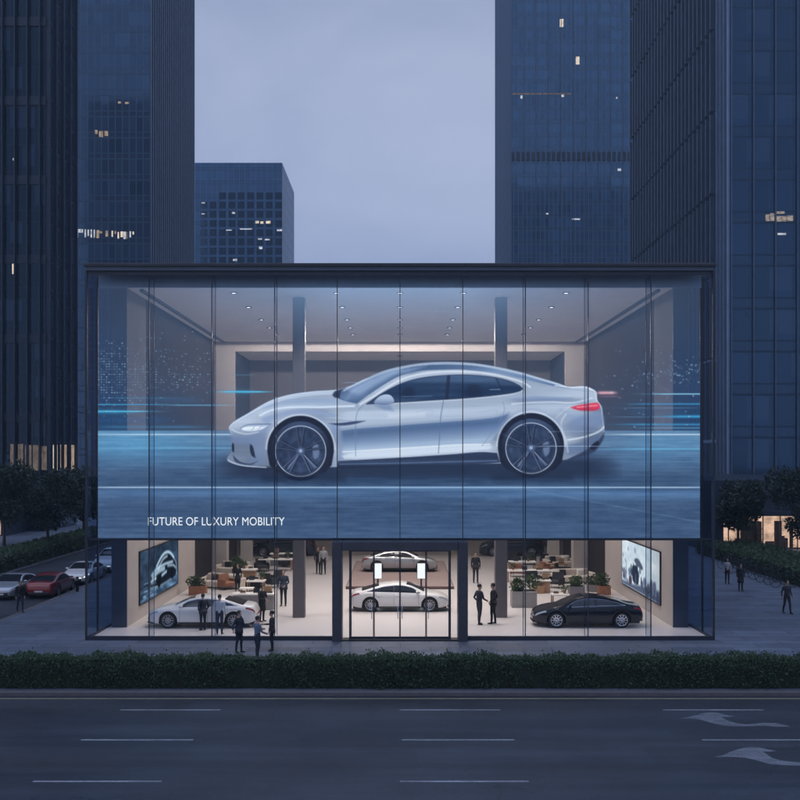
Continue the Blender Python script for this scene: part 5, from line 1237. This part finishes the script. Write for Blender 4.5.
# outside, right
stand(727.2, 584, 21, 'person in a pale top far off at the right, by the end of the hedge', rz=NEAR, top='pale', bottom='black', female=True, hair='long')
stand(740.6, 591, 21, 'person in a dark coat beside the bicycles, left end', rz=NEAR, top='black', bottom='black', coat='long')
stand(787, 613.5, 32, 'person in dark clothes striding on the plaza at the right edge', rz=NEAR + .3, top='char', bottom='black', stride=.17, arms=(((-.06, .25, 1.13), (.10, .24, .91)), ((-.10, -.25, 1.13), (-.06, -.27, .89))))
# ================================================================= tables, seats, planters
M['paper'] = plain('printed_paper', (.5, .46, .42), .7, 0, .35, 25)
def table(label, px, py, wpx, depth, z=.75, legs='legs', mat='white'):
    Y = GY(py, z + FZ); w = wpx / F * Y; t = thing('display_table', label, 'table', (WX(px, Y), Y + depth / 2, FZ), group='display tables')
    b = MB(); b.cbox(-w / 2, w / 2, -depth / 2, depth / 2, z - .07, z, .01); b.build('tabletop', M[mat], t)
    if legs == 'legs':
        for sx in (-1, 1):
            for sy in (-1, 1):
                b = MB(); x, y = sx * (w / 2 - .07), sy * (depth / 2 - .07); b.cbox(x - .03, x + .03, y - .03, y + .03, 0, z - .071, .005); b.build('leg', M['wood'], t)
    else:
        b = MB(); b.cbox(-w / 2 + .06, w / 2 - .06, -depth / 2 + .08, depth / 2 - .08, 0, z - .071, .01); b.build('plinth', M[legs], t)
    return t, w, depth, z
def chair(label, px, py, rz, mat, wpx=None, s=1.):
    Y = GY(py, FZ); t = thing('lounge_chair', label, 'chair', (WX(px, Y), Y + .4, FZ), rz, group='lounge chairs'); t.scale = (s, s, s)
    b = MB(); b.cbox(-.36, .36, -.36, .36, .24, .44, .05); b.build('seat', M[mat], t)
    b = MB(); b.add(*(lambda v, f: (v, f))([(-.36, .28, .30), (.36, .28, .30), (.36, .40, .30), (-.36, .40, .30), (-.34, .40, .86), (.34, .40, .86), (.34, .50, .84), (-.34, .50, .84)], [(3, 2, 1, 0), (4, 5, 6, 7), (0, 1, 5, 4), (1, 2, 6, 5), (2, 3, 7, 6), (3, 0, 4, 7)])); b.build('backrest', M[mat], t)
    for sx in (-1, 1):
        b = MB(); b.cbox(min(sx * .365, sx * .46), max(sx * .365, sx * .46), -.34, .40, .20, .60, .03); b.build('armrest', M[mat], t)
        for y in (-.30, .34):
            b = MB(); b.tube([(sx * .38, y, .22), (sx * .40, y * 1.05, 0)], [.02, .014], 6); b.build('leg', M['steel'], t)
    return t
def sofa(label, px, py, w, rz):
    Y = GY(py, FZ); t = thing('sofa', label, 'sofa', (WX(px, Y), Y + .5, FZ), rz, group='cream sofas')
    b = MB(); b.cbox(-w / 2, w / 2, -.45, .45, .10, .42, .05); b.build('seat', M['cream'], t)
    b = MB(); b.cbox(-w / 2, w / 2, .30, .52, .421, .80, .06); b.build('backrest', M['cream'], t)
    for sx in (-1, 1):
        b = MB(); x0, x1 = sorted((sx * w / 2, sx * (w / 2 + .18))); b.cbox(x0 + .002, x1, -.45, .50, .08, .60, .05); b.build('armrest', M['cream'], t)
    n = max(2, int(w / .8))
    for k in range(n):
        x = -w / 2 + (k + .5) * w / n; b = MB(); b.cbox(x - .22, x + .22, .10, .29, .425, .78, .06); b.build('cushion', M['white' if k % 2 else 'darkfab'], t)
    return t
def leaves(n, pick, size, rnd, tilt=1.):
    """n little folded leaves; pick() gives a point and the outward direction"""
    V = []; Fc = []; T = []
    for i in range(n):
        p, out = pick(); p = Vector(p); d = Vector((rnd.gauss(0, 1), rnd.gauss(0, 1), rnd.gauss(0, 1) * .8)) + Vector(out) * 1.2
        if d.length < 1e-3: d = Vector((0, 0, 1))
        d.normalize(); a = d.cross(Vector((rnd.gauss(0, 1), rnd.gauss(0, 1), rnd.gauss(0, 1)))); a.normalize(); s = size * rnd.uniform(.6, 1.35); nn = d.cross(a) * s * .18
        k = len(V); V += [p, p + d * s * .55 + a * s * .34 + nn, p + d * s * 1.15, p + d * s * .55 - a * s * .34 + nn]
        Fc += [(k, k + 1, k + 2), (k, k + 2, k + 3)]; T.append(rnd.random())
    return V, Fc, T
def leaf_mesh(name, V, Fc, T, mat, parent):
    me = bpy.data.meshes.new(name); me.from_pydata([tuple(v) for v in V], [], Fc); me.materials.append(mat)
    at = me.attributes.new('tone', 'FLOAT', 'POINT'); at.data.foreach_set('value', np.repeat(np.array(T, np.float32), 4)); me.polygons.foreach_set('use_smooth', [True] * len(Fc))
    return link(name, me, parent)
def planter(label, px, py, wpx, d, h, mat, ph=.55, rz=0, n=260, seed=1):
    Y = GY(py, FZ); w = wpx / F * Y; t = thing('planter', label, 'planter', (WX(px, Y), Y + d / 2, FZ), rz, group='planters in the showroom'); r = random.Random(seed)
    b = MB(); b.cbox(-w / 2, w / 2, -d / 2, d / 2, 0, h, .015); b.build('box', M[mat], t)
    b = MB(); b.box(-w / 2 + .04, w / 2 - .04, -d / 2 + .04, d / 2 - .04, h + .001, h + .012); b.build('soil', M['soil'], t)
    cs = [(r.uniform(-w / 2 + .12, w / 2 - .12), r.uniform(-d / 4, d / 4), r.uniform(.6, 1.1)) for _ in range(max(3, int(w * 3)))]
    def pick():
        x, y, s = r.choice(cs); a = r.uniform(0, 2 * PI); q = r.random() ** .5; z = h + ph * s * r.random(); q *= .05 + .28 * math.sin(PI * min(1, (z - h) / (ph * s) * .8 + .15))
        return (x + q * math.cos(a), y + q * math.sin(a), z), (math.cos(a), math.sin(a), .8)
    leaf_mesh('foliage', *leaves(n, pick, .11, r), M['leaf_pot'], t)
    b = MB()
    for x, y, s in cs: b.tube([(x, y, h), (x + .02, y, h + ph * s * .8)], [.012, .006], 5)
    b.build('stem', M['bark'], t)
def on_table(tb, kind, x, y, label):
    t, w, d, z = tb; p = t.location
    if kind == 'laptop':
        q = thing('laptop', label, 'laptop', (p.x + x, p.y + y, FZ + z)); b = MB(); b.cbox(-.16, .16, -.11, .11, 0, .016, .004); b.build('keyboard', M['steel'], q)
        b = MB(); b.box(-.16, .16, -.004, .004, 0, .21, 0, Matrix.Translation((0, .112, .012)) @ Matrix.Rotation(-.3, 4, 'X')); b.build('lid', M['black'], q)
    elif kind == 'model':
        q = thing('sample_stand', label, 'stand', (p.x + x, p.y + y, FZ + z)); b = MB(); b.cbox(-.2, .2, -.12, .12, 0, .05, .008); b.build('base', M['darkfab'], q); b = MB(); b.cbox(-.17, .17, -.03, .03, .051, .34, .008); b.build('sample_board', M['wood'], q)
    elif kind == 'books':
        q = thing('book_stack', label, 'books', (p.x + x, p.y + y, FZ + z)); zz = 0
        for i in range(3): b = MB(); b.cbox(-.14 + .01 * i, .14 - .012 * i, -.10, .10, zz, zz + .035, .003); b.build('book', M[('paper', 'terra', 'darkfab')[i]], q); zz += .036
    elif kind == 'pot':
        q = thing('potted_plant', label, 'plant', (p.x + x, p.y + y, FZ + z)); b = MB(); b.lathe([(.06, 0), (.09, .14), (.08, .14), (.07, .12)], 14); b.build('pot', M['terra'], q); r = random.Random(int(abs(x * 100) + abs(p.y * 10)))
        def pick(): a = r.uniform(0, 6.28); s = r.random() ** .5 * .16; return (s * math.cos(a), s * math.sin(a), .13 + r.random() * .28), (math.cos(a), math.sin(a), .7)
        leaf_mesh('foliage', *leaves(110, pick, .08, r), M['leaf_pot'], q)
T1 = table('grey counter with white top behind the coupe', 253, 594, 43, .8, .80, 'concrete')
T2 = table('white table behind the grey counter at left', 255, 581, 18, .9, .75)
T3 = table('small table over an oak chest at left', 248, 569.5, 16, .8, .75, 'wood')
T4 = table('long white table far back at left', 275, 559.2, 34, .9, .8)
T5 = table('rearmost white table at left', 281.5, 553.6, 24, .8, .85, 'plaster_dim')
T6 = table('narrow white table behind the coupe tail', 246, 588.3, 14, .6, .6)
U1 = table('low bench table beside the black sedan', 561, 594.5, 18, .7, .55)
U2 = table('white table behind the big grey planter', 543, 580.3, 17, .8, .72, 'wood')
U3 = table('long white table across the right lounge', 534, 570.6, 54, .9, .72)
U4 = table('rear white table beside the right column', 523, 561.8, 27, .9, .75)
U5 = table('oak topped table in the back right corner', 556, 564, 24, .8, .7, 'legs', 'wood')
for tb, items in ((T1, (('books', -.55, 0), ('laptop', .1, .05), ('model', .7, .1))), (T2, (('laptop', -.25, 0), ('pot', .3, .15))), (T3, (('books', .1, .1), ('pot', -.3, .2))), (T4, (('laptop', -.7, 0), ('model', 0, .1), ('pot', .8, 0))), (T5, (('model', -.4, 0), ('books', .4, 0))),
                  (U1, (('books', -.2, 0), ('pot', .25, .1))), (U2, (('model', .2, .1),)), (U3, (('pot', -1.2, 0), ('laptop', -.5, 0), ('model', .4, .1), ('books', 1.1, 0))), (U4, (('laptop', -.4, 0), ('pot', .4, 0))), (U5, (('books', -.3, 0), ('model', .4, 0)))):
    for k, x, y in items:
        on_table(tb, k, x, y, {'books': 'stack of three books on the ', 'laptop': 'open laptop on the ', 'model': 'upright sample board on the ', 'pot': 'small potted plant on the '}[k] + tb[0]['label'])
for q in (('charcoal lounge chair behind the small oak chest table at left', 261, 572.5, .3, 'darkfab'), ('charcoal lounge chair left of the person in dark blue', 269, 588, 2.6, 'darkfab'), ('charcoal lounge chair just behind the grey counter', 254.5, 592.3, 2.9, 'darkfab'), ('charcoal lounge chair beside the left column', 285.5, 567.5, -.4, 'darkfab'),
          ('charcoal lounge chair on the right of the long white table at left', 274, 584.6, -2.4, 'darkfab'), ('terracotta lounge chair by the left wall behind the coupe', 226.5, 590.2, .8, 'terra'),
          ('charcoal lounge chair behind the grey planter', 535, 587, .2, 'darkfab'), ('charcoal lounge chair between the right planters', 556, 588.6, -.6, 'darkfab'), ('charcoal lounge chair right of the long right table', 564, 577.6, 1.2, 'darkfab'),
          ('terracotta lounge chair beside the right column', 519, 577.4, 2.8, 'terra'), ('charcoal lounge chair at the rear right table', 514, 565.6, .1, 'darkfab'), ('charcoal lounge chair in the middle rear of the right lounge', 530, 565.4, -.2, 'darkfab'), ('charcoal lounge chair in the back right corner', 549, 567.6, .5, 'darkfab'), ('terracotta lounge chair in the back right corner', 549.5, 575.4, 1.9, 'terra')): chair(*q)
sofa('cream sofa by the left wall behind the white coupe', 221, 589, 2.2, -.25); sofa('cream sofa farther back along the left wall', 232, 575, 1.9, -.3); sofa('cream sofa by the right wall behind the blue black sedan', 574, 583.5, 2.3, .25); sofa('cream sofa at the rear of the right lounge', 561, 568.5, 1.8, .3)
planter('long terracotta planter against the left wall above the bonnet of the white coupe', 197, 595.4, 17, .6, .5, 'terra', .6, 0, 420, 3)
planter('large grey planter box left of the blue black sedan', 524.6, 608, 25, .9, .82, 'concrete', .75, 0, 700, 4)
planter('oak planter box behind the large grey planter', 539, 593.6, 11, .6, .42, 'wood', .35, 0, 160, 5)
planter('low planter with green plants behind the roof of the blue black sedan', 577, 595, 15, .6, .45, 'plaster_dim', .6, 0, 380, 6)
planter('terracotta planter against the right wall behind the blue black sedan', 605, 595, 12, .6, .5, 'terra', .7, 0, 420, 7)
planter('small planter between the right wall and the low green planter', 593, 592, 10, .5, .4, 'concrete', .6, 0, 260, 8)
planter('dark planter beside the cream sofa at left', 238, 574.5, 9, .5, .5, 'black', .5, 0, 220, 9)
planter('round headed plant in a dark box behind the person in black at left', 236, 579, 8, .5, .62, 'black', .75, 0, 320, 10)
# ================================================================= hedges and trees
def hedge(label, x0, x1, y0, y1, h, n, size, seed, name='hedge', round_=.16):
    t = thing(name, label, 'hedge', ((x0 + x1) / 2, (y0 + y1) / 2, 0)); r = random.Random(seed); hx, hy = (x1 - x0) / 2, (y1 - y0) / 2
    b = MB(); b.rings([[(x_, y_, z_) for x_, y_ in ((-hx + i_, -hy + i_), (hx - i_, -hy + i_), (hx - i_, hy - i_), (-hx + i_, hy - i_))] for i_, z_ in ((.10, 0), (.10, h - .38), (.17, h - .2), (.32, h - .09), (min(.45 * hy, .45 * hx), h - .06))], 0, False); b.build('twig_core', M['twig'], t)
    area = [2 * hx * 2 * hy, 2 * hx * h, 2 * hx * h * .5, 2 * hy * h * 1.5]; tot = sum(area)
    ph = [r.uniform(0, 6.28) for _ in range(6)]
    def wob(x, y): return .035 * math.sin(x * .63 + ph[3]) + .05 * math.sin(x * 2.1 + ph[0]) + .05 * math.sin(x * 5.3 + y * 3 + ph[1]) + .03 * math.sin(x * 11.7 + ph[2])
    def pick():
        u = r.random() * tot; dep = -abs(r.gauss(0, .09)); sp = r.uniform(.03, .14) if r.random() < .05 else 0
        if u < area[0]:
            x, y = r.uniform(-hx, hx), r.uniform(-hy, hy); e = max(0, (abs(y) / hy - .7) / .3); return (x, y, h + wob(x, y) - round_ * e * e + dep + sp), (0, 0, 1)
        u -= area[0]
        if u < area[1] + area[2]:
            s_ = -1 if u < area[1] else 1; x, z = r.uniform(-hx, hx), r.uniform(0.02, h); e = max(0, (z / h - .75) / .25); return (x, s_ * (hy + wob(x, z * 2) - round_ * e * e + dep + sp), z), (0, s_, .3)
        s_ = r.choice((-1, 1)); y, z = r.uniform(-hy, hy), r.uniform(.02, h); return (s_ * (hx + wob(y, z) + dep), y, z), (s_, 0, .3)
    leaf_mesh('foliage', *leaves(n, pick, size, r), M['leaf_hedge'], t)
    return t
hedge('long clipped dark hedge along the kerb in front of the showroom', -15.8, 20.5, 34.2, 35.25, .98, 62000, .066, 21)
hedge('hedge at the left of the plaza corner, left end of the front strip', -18.2, -15.9, 34.15, 35.25, .98, 3200, .062, 22) if False else None
hedge('dark hedge on the far side of the side street at left', -28.2, -25.9, 56, 108, 1.15, 16000, .15, 23)
hedge('broad low hedge along the right side of the plaza', 23.3, 27.2, 50, 82, 1.0, 20000, .13, 24)
def tree(label, x, y, h, cr, base, n, seed, size=.22, squash=.85, name='street_tree'):
    t = thing(name, label, 'tree', (x, y, 0), group='street trees'); r = random.Random(seed)
    b = MB(); top = Vector((r.uniform(-.2, .2), r.uniform(-.2, .2), base + (h - base) * .55)); b.tube([(0, 0, -.1), (.02, 0, base * .5), (top.x * .5, top.y * .5, base), top], [.15, .12, .10, .05], 9); b.build('trunk', M['bark'], t)
    cl = []
    lb = MB()
    for k in range(17):
        a = r.uniform(0, 6.28); q = cr * r.uniform(.25, .92); z = base + (h - base) * r.uniform(.12, .88); f = math.sin(PI * min(max((z - base) / (h - base), .08), .95)) ** .6
        c = Vector((q * math.cos(a) * f, q * math.sin(a) * f, z)); cl.append((c, cr * r.uniform(.26, .46)))
        lb.tube([Vector((0, 0, base + (z - base) * .3)), c * .55 + Vector((0, 0, base * .3 + z * .12)), c], [.06, .04, .015], 5)
    lb.build('limb', M['bark'], t)
    def pick():
        c, s = r.choice(cl); d = Vector((r.gauss(0, 1), r.gauss(0, 1), r.gauss(0, 1))); d.normalize(); q = s * r.random() ** .42
        p = c + Vector((d.x * q, d.y * q, d.z * q * squash)); return p, (d.x, d.y, d.z * .6)
    leaf_mesh('crown', *leaves(n, pick, size, r), M['leaf_tree'], t)
tree('tree at the left edge of the photo behind the street hedge', -29.6, 76, 6.8, 3.2, 2.5, 6500, 31)
tree('tree with a pale thin trunk behind the hedge above the dark red car', -26.9, 79.5, 6.4, 2.6, 2.4, 6500, 32)
tree('tree behind the street hedge closest to the showroom corner', -27.4, 90, 6.6, 2.8, 2.3, 6000, 33)
tree('tree behind the black tower podium, half hidden at left', -33.5, 88, 6.8, 3.0, 2., 6000, 36)
tree('tree left of the lit shop at right', 26.0, 80, 6.1, 2.15, 1.7, 6500, 34)
tree('large tree right of the lit shop at the photo edge', 29.6, 76.5, 6.9, 2.9, 1.7, 8500, 35)
# ================================================================= bicycles along the right hedge, bollard at the left kerb
def bicycle(label):
    t = thing('bicycle', label, 'bicycle', group='bicycles by the right hedge')
    b = MB()
    bb_, seat, head, rear, front = (0, 0, .29), (-.14, 0, .80), (.40, 0, .80), (-.44, 0, .33), (.56, 0, .33)
    for a, c, r_ in ((bb_, seat, .016), (bb_, (.38, 0, .72), .018), (seat, head, .016), (rear, bb_, .011), (rear, (-.13, 0, .74), .010), (head, (.46, 0, .60), .017), ((.46, .03, .60), (front[0], .05, .33), .012), ((.46, -.03, .60), (front[0], -.05, .33), .012), (seat, (-.16, 0, .90), .013)): b.tube([a, c], r_, 7)
    b.build('frame', M['steel'], t)
    for x in (rear[0], front[0]):
        w = MB(); rr = []
        for k in range(28):
            a = 2 * PI * k / 28; rr.append([(x + (.325 + .018 * math.cos(q)) * math.cos(a), .018 * math.sin(q), .33 + (.325 + .018 * math.cos(q)) * math.sin(a)) for q in np.linspace(0, 2 * PI, 7, endpoint=False)])
        w.rings(rr + [rr[0]], 0, True, False)
        for k in range(9): a = 2 * PI * k / 9; w.tube([(x, 0, .33), (x + .315 * math.cos(a), 0, .33 + .315 * math.sin(a))], .003, 4)
        w.build('wheel', M['rubber'], t)
    w = MB(); w.blob((-.18, 0, .92), (.13, .07, .03)); w.build('saddle', M['black'], t)
    w = MB(); w.tube([(.36, -.28, .98), (.40, -.12, 1.0), (.40, .12, 1.0), (.36, .28, .98)], .012, 6); w.tube([(.40, 0, .80), (.40, 0, 1.0)], .014, 6); w.build('handlebar', M['black'], t)
    w = MB(); w.tube([(0, -.10, .29), (0, .10, .29)], .012, 6); w.tube([(0, .10, .29), (.10, .12, .16)], .01, 5); w.tube([(0, -.10, .29), (-.10, -.12, .42)], .01, 5); w.build('pedal_crank', M['steel'], t)
    return t
bk = bicycle('dark bicycle leaning by the right hedge, one of a close row')
for i in range(9):
    o = bk if i == 0 else copy_tree(bk)
    o.location = (22.4 + .12 * math.sin(i * 3.1), 60.5 + i * 1.25, 0); o.rotation_euler = (R(4), 0, R(182 + 8 * math.sin(i * 1.7)))
t = thing('bollard', 'short dark bollard at the kerb beside the dark red car', 'bollard', (WX(77.3, GY(591.3)), GY(591.3), 0))
b = MB(); b.lathe([(.085, 0), (.085, .75), (.07, .80), (.03, .83)], 14); b.build('post', M['steel'], t); b = MB(); b.lathe([(.088, .62), (.088, .69)], 14); b.build('band', M['paint_w'], t)
# ================================================================= light, air, camera
w = bpy.data.worlds.new('World'); sc.world = w; w.use_nodes = True; nt = w.node_tree; nt.nodes.clear()
def N(kind): return nt.nodes.new('ShaderNode' + kind)
SUN_EL, SUN_AZ = R(6), R(205)
sky = N('TexSky'); sky.sky_type = 'NISHITA'; sky.sun_disc = False; sky.sun_elevation = SUN_EL; sky.sun_rotation = SUN_AZ; sky.air_density = 1.4; sky.dust_density = 1.0; sky.ozone_density = 2.5
bs = N('Background'); bs.inputs[1].default_value = .05; nt.links.new(sky.outputs[0], bs.inputs[0])
tc = N('TexCoord'); sp = N('SeparateXYZ'); nt.links.new(tc.outputs['Generated'], sp.inputs[0])
mp = N('Mapping'); mp.inputs['Scale'].default_value = (1., 1., 1.5); nt.links.new(tc.outputs['Generated'], mp.inputs[0])
nz = N('TexNoise'); nz.inputs['Scale'].default_value = 3.1; nz.inputs['Detail'].default_value = 6; nz.inputs['Roughness'].default_value = .52; nz.inputs['Distortion'].default_value = .4; nt.links.new(mp.outputs[0], nz.inputs['Vector'])
rp = N('ValToRGB'); rp.color_ramp.elements[0].position = .32; rp.color_ramp.elements[0].color = (.37, .455, .715, 1); rp.color_ramp.elements[1].position = .70; rp.color_ramp.elements[1].color = (.575, .655, .90, 1)
nt.links.new(nz.outputs['Fac'], rp.inputs[0])
# the cloud deck is paler low down and a little darker halfway up, and brightest overhead as under any overcast
mr = N('ValToRGB'); cr = mr.color_ramp; cr.elements[0].position = 0; cr.elements[0].color = (.535, .535, .535, 1); cr.elements[1].position = 1.; cr.elements[1].color = (1, 1, 1, 1); e_ = cr.elements.new(.42); e_.color = (.405, .405, .405, 1); nt.links.new(sp.outputs[2], mr.inputs[0])
m2 = N('Math'); m2.operation = 'MULTIPLY'; m2.inputs[1].default_value = 2.1; nt.links.new(mr.outputs[0], m2.inputs[0])
bc = N('Background'); nt.links.new(rp.outputs[0], bc.inputs[0]); nt.links.new(m2.outputs[0], bc.inputs[1])
mx = N('MixShader'); mx.inputs[0].default_value = .85; nt.links.new(bs.outputs[0], mx.inputs[1]); nt.links.new(bc.outputs[0], mx.inputs[2])
out = N('OutputWorld'); nt.links.new(mx.outputs[0], out.inputs[0])
sl = bpy.data.lights.new('sun', 'SUN'); sl.energy = .12; sl.angle = R(25); sl.color = (1., .95, .9); so = link('sun', sl); so.location = (0, 0, 120)
d = Vector((math.sin(SUN_AZ) * math.cos(SUN_EL + .5), math.cos(SUN_AZ) * math.cos(SUN_EL + .5), math.sin(SUN_EL + .5))); so.rotation_euler = d.to_track_quat('Z', 'Y').to_euler()
HAZE = 0.00045
if HAZE:
    b = MB(); b.box(-710, 710, -310, 1010, -1.6, 151); hz = b.build('haze', None); hz.data.materials.clear()
    m = bpy.data.materials.new('haze_air'); m.use_nodes = True; m.node_tree.nodes.clear(); o_ = m.node_tree.nodes.new('ShaderNodeOutputMaterial'); v = m.node_tree.nodes.new('ShaderNodeVolumePrincipled')
    v.inputs['Color'].default_value = (.60, .80, 1., 1); v.inputs['Density'].default_value = HAZE; v.inputs['Anisotropy'].default_value = .1; m.node_tree.links.new(v.outputs[0], o_.inputs['Volume']); hz.data.materials.append(m); tag(hz, kind='stuff'); hz.visible_shadow = True
cd = bpy.data.cameras.new('camera'); cam = link('camera', cd); cam.location = (0, 0, HC); cam.rotation_euler = (R(90), 0, 0)
cd.sensor_width = 36; cd.lens = 36 * F / 800; cd.shift_y = (HY - 400) / 800.; cd.clip_start = .1; cd.clip_end = 4000
sc.camera = cam
sc.view_settings.view_transform = 'Standard'; sc.view_settings.look = 'None'; sc.view_settings.exposure = 0; sc.view_settings.gamma = 1; sc.view_settings.use_curve_mapping = False
sc.render.engine = 'CYCLES'
c = sc.cycles; c.use_denoising = True; c.denoiser = 'OPENIMAGEDENOISE'; c.max_bounces = 8; c.transparent_max_bounces = 40; c.diffuse_bounces = 4; c.glossy_bounces = 4; c.transmission_bounces = 4; c.volume_bounces = 0; c.sample_clamp_indirect = 4; c.caustics_reflective = False; c.caustics_refractive = False
for m in bpy.data.materials:
    pass
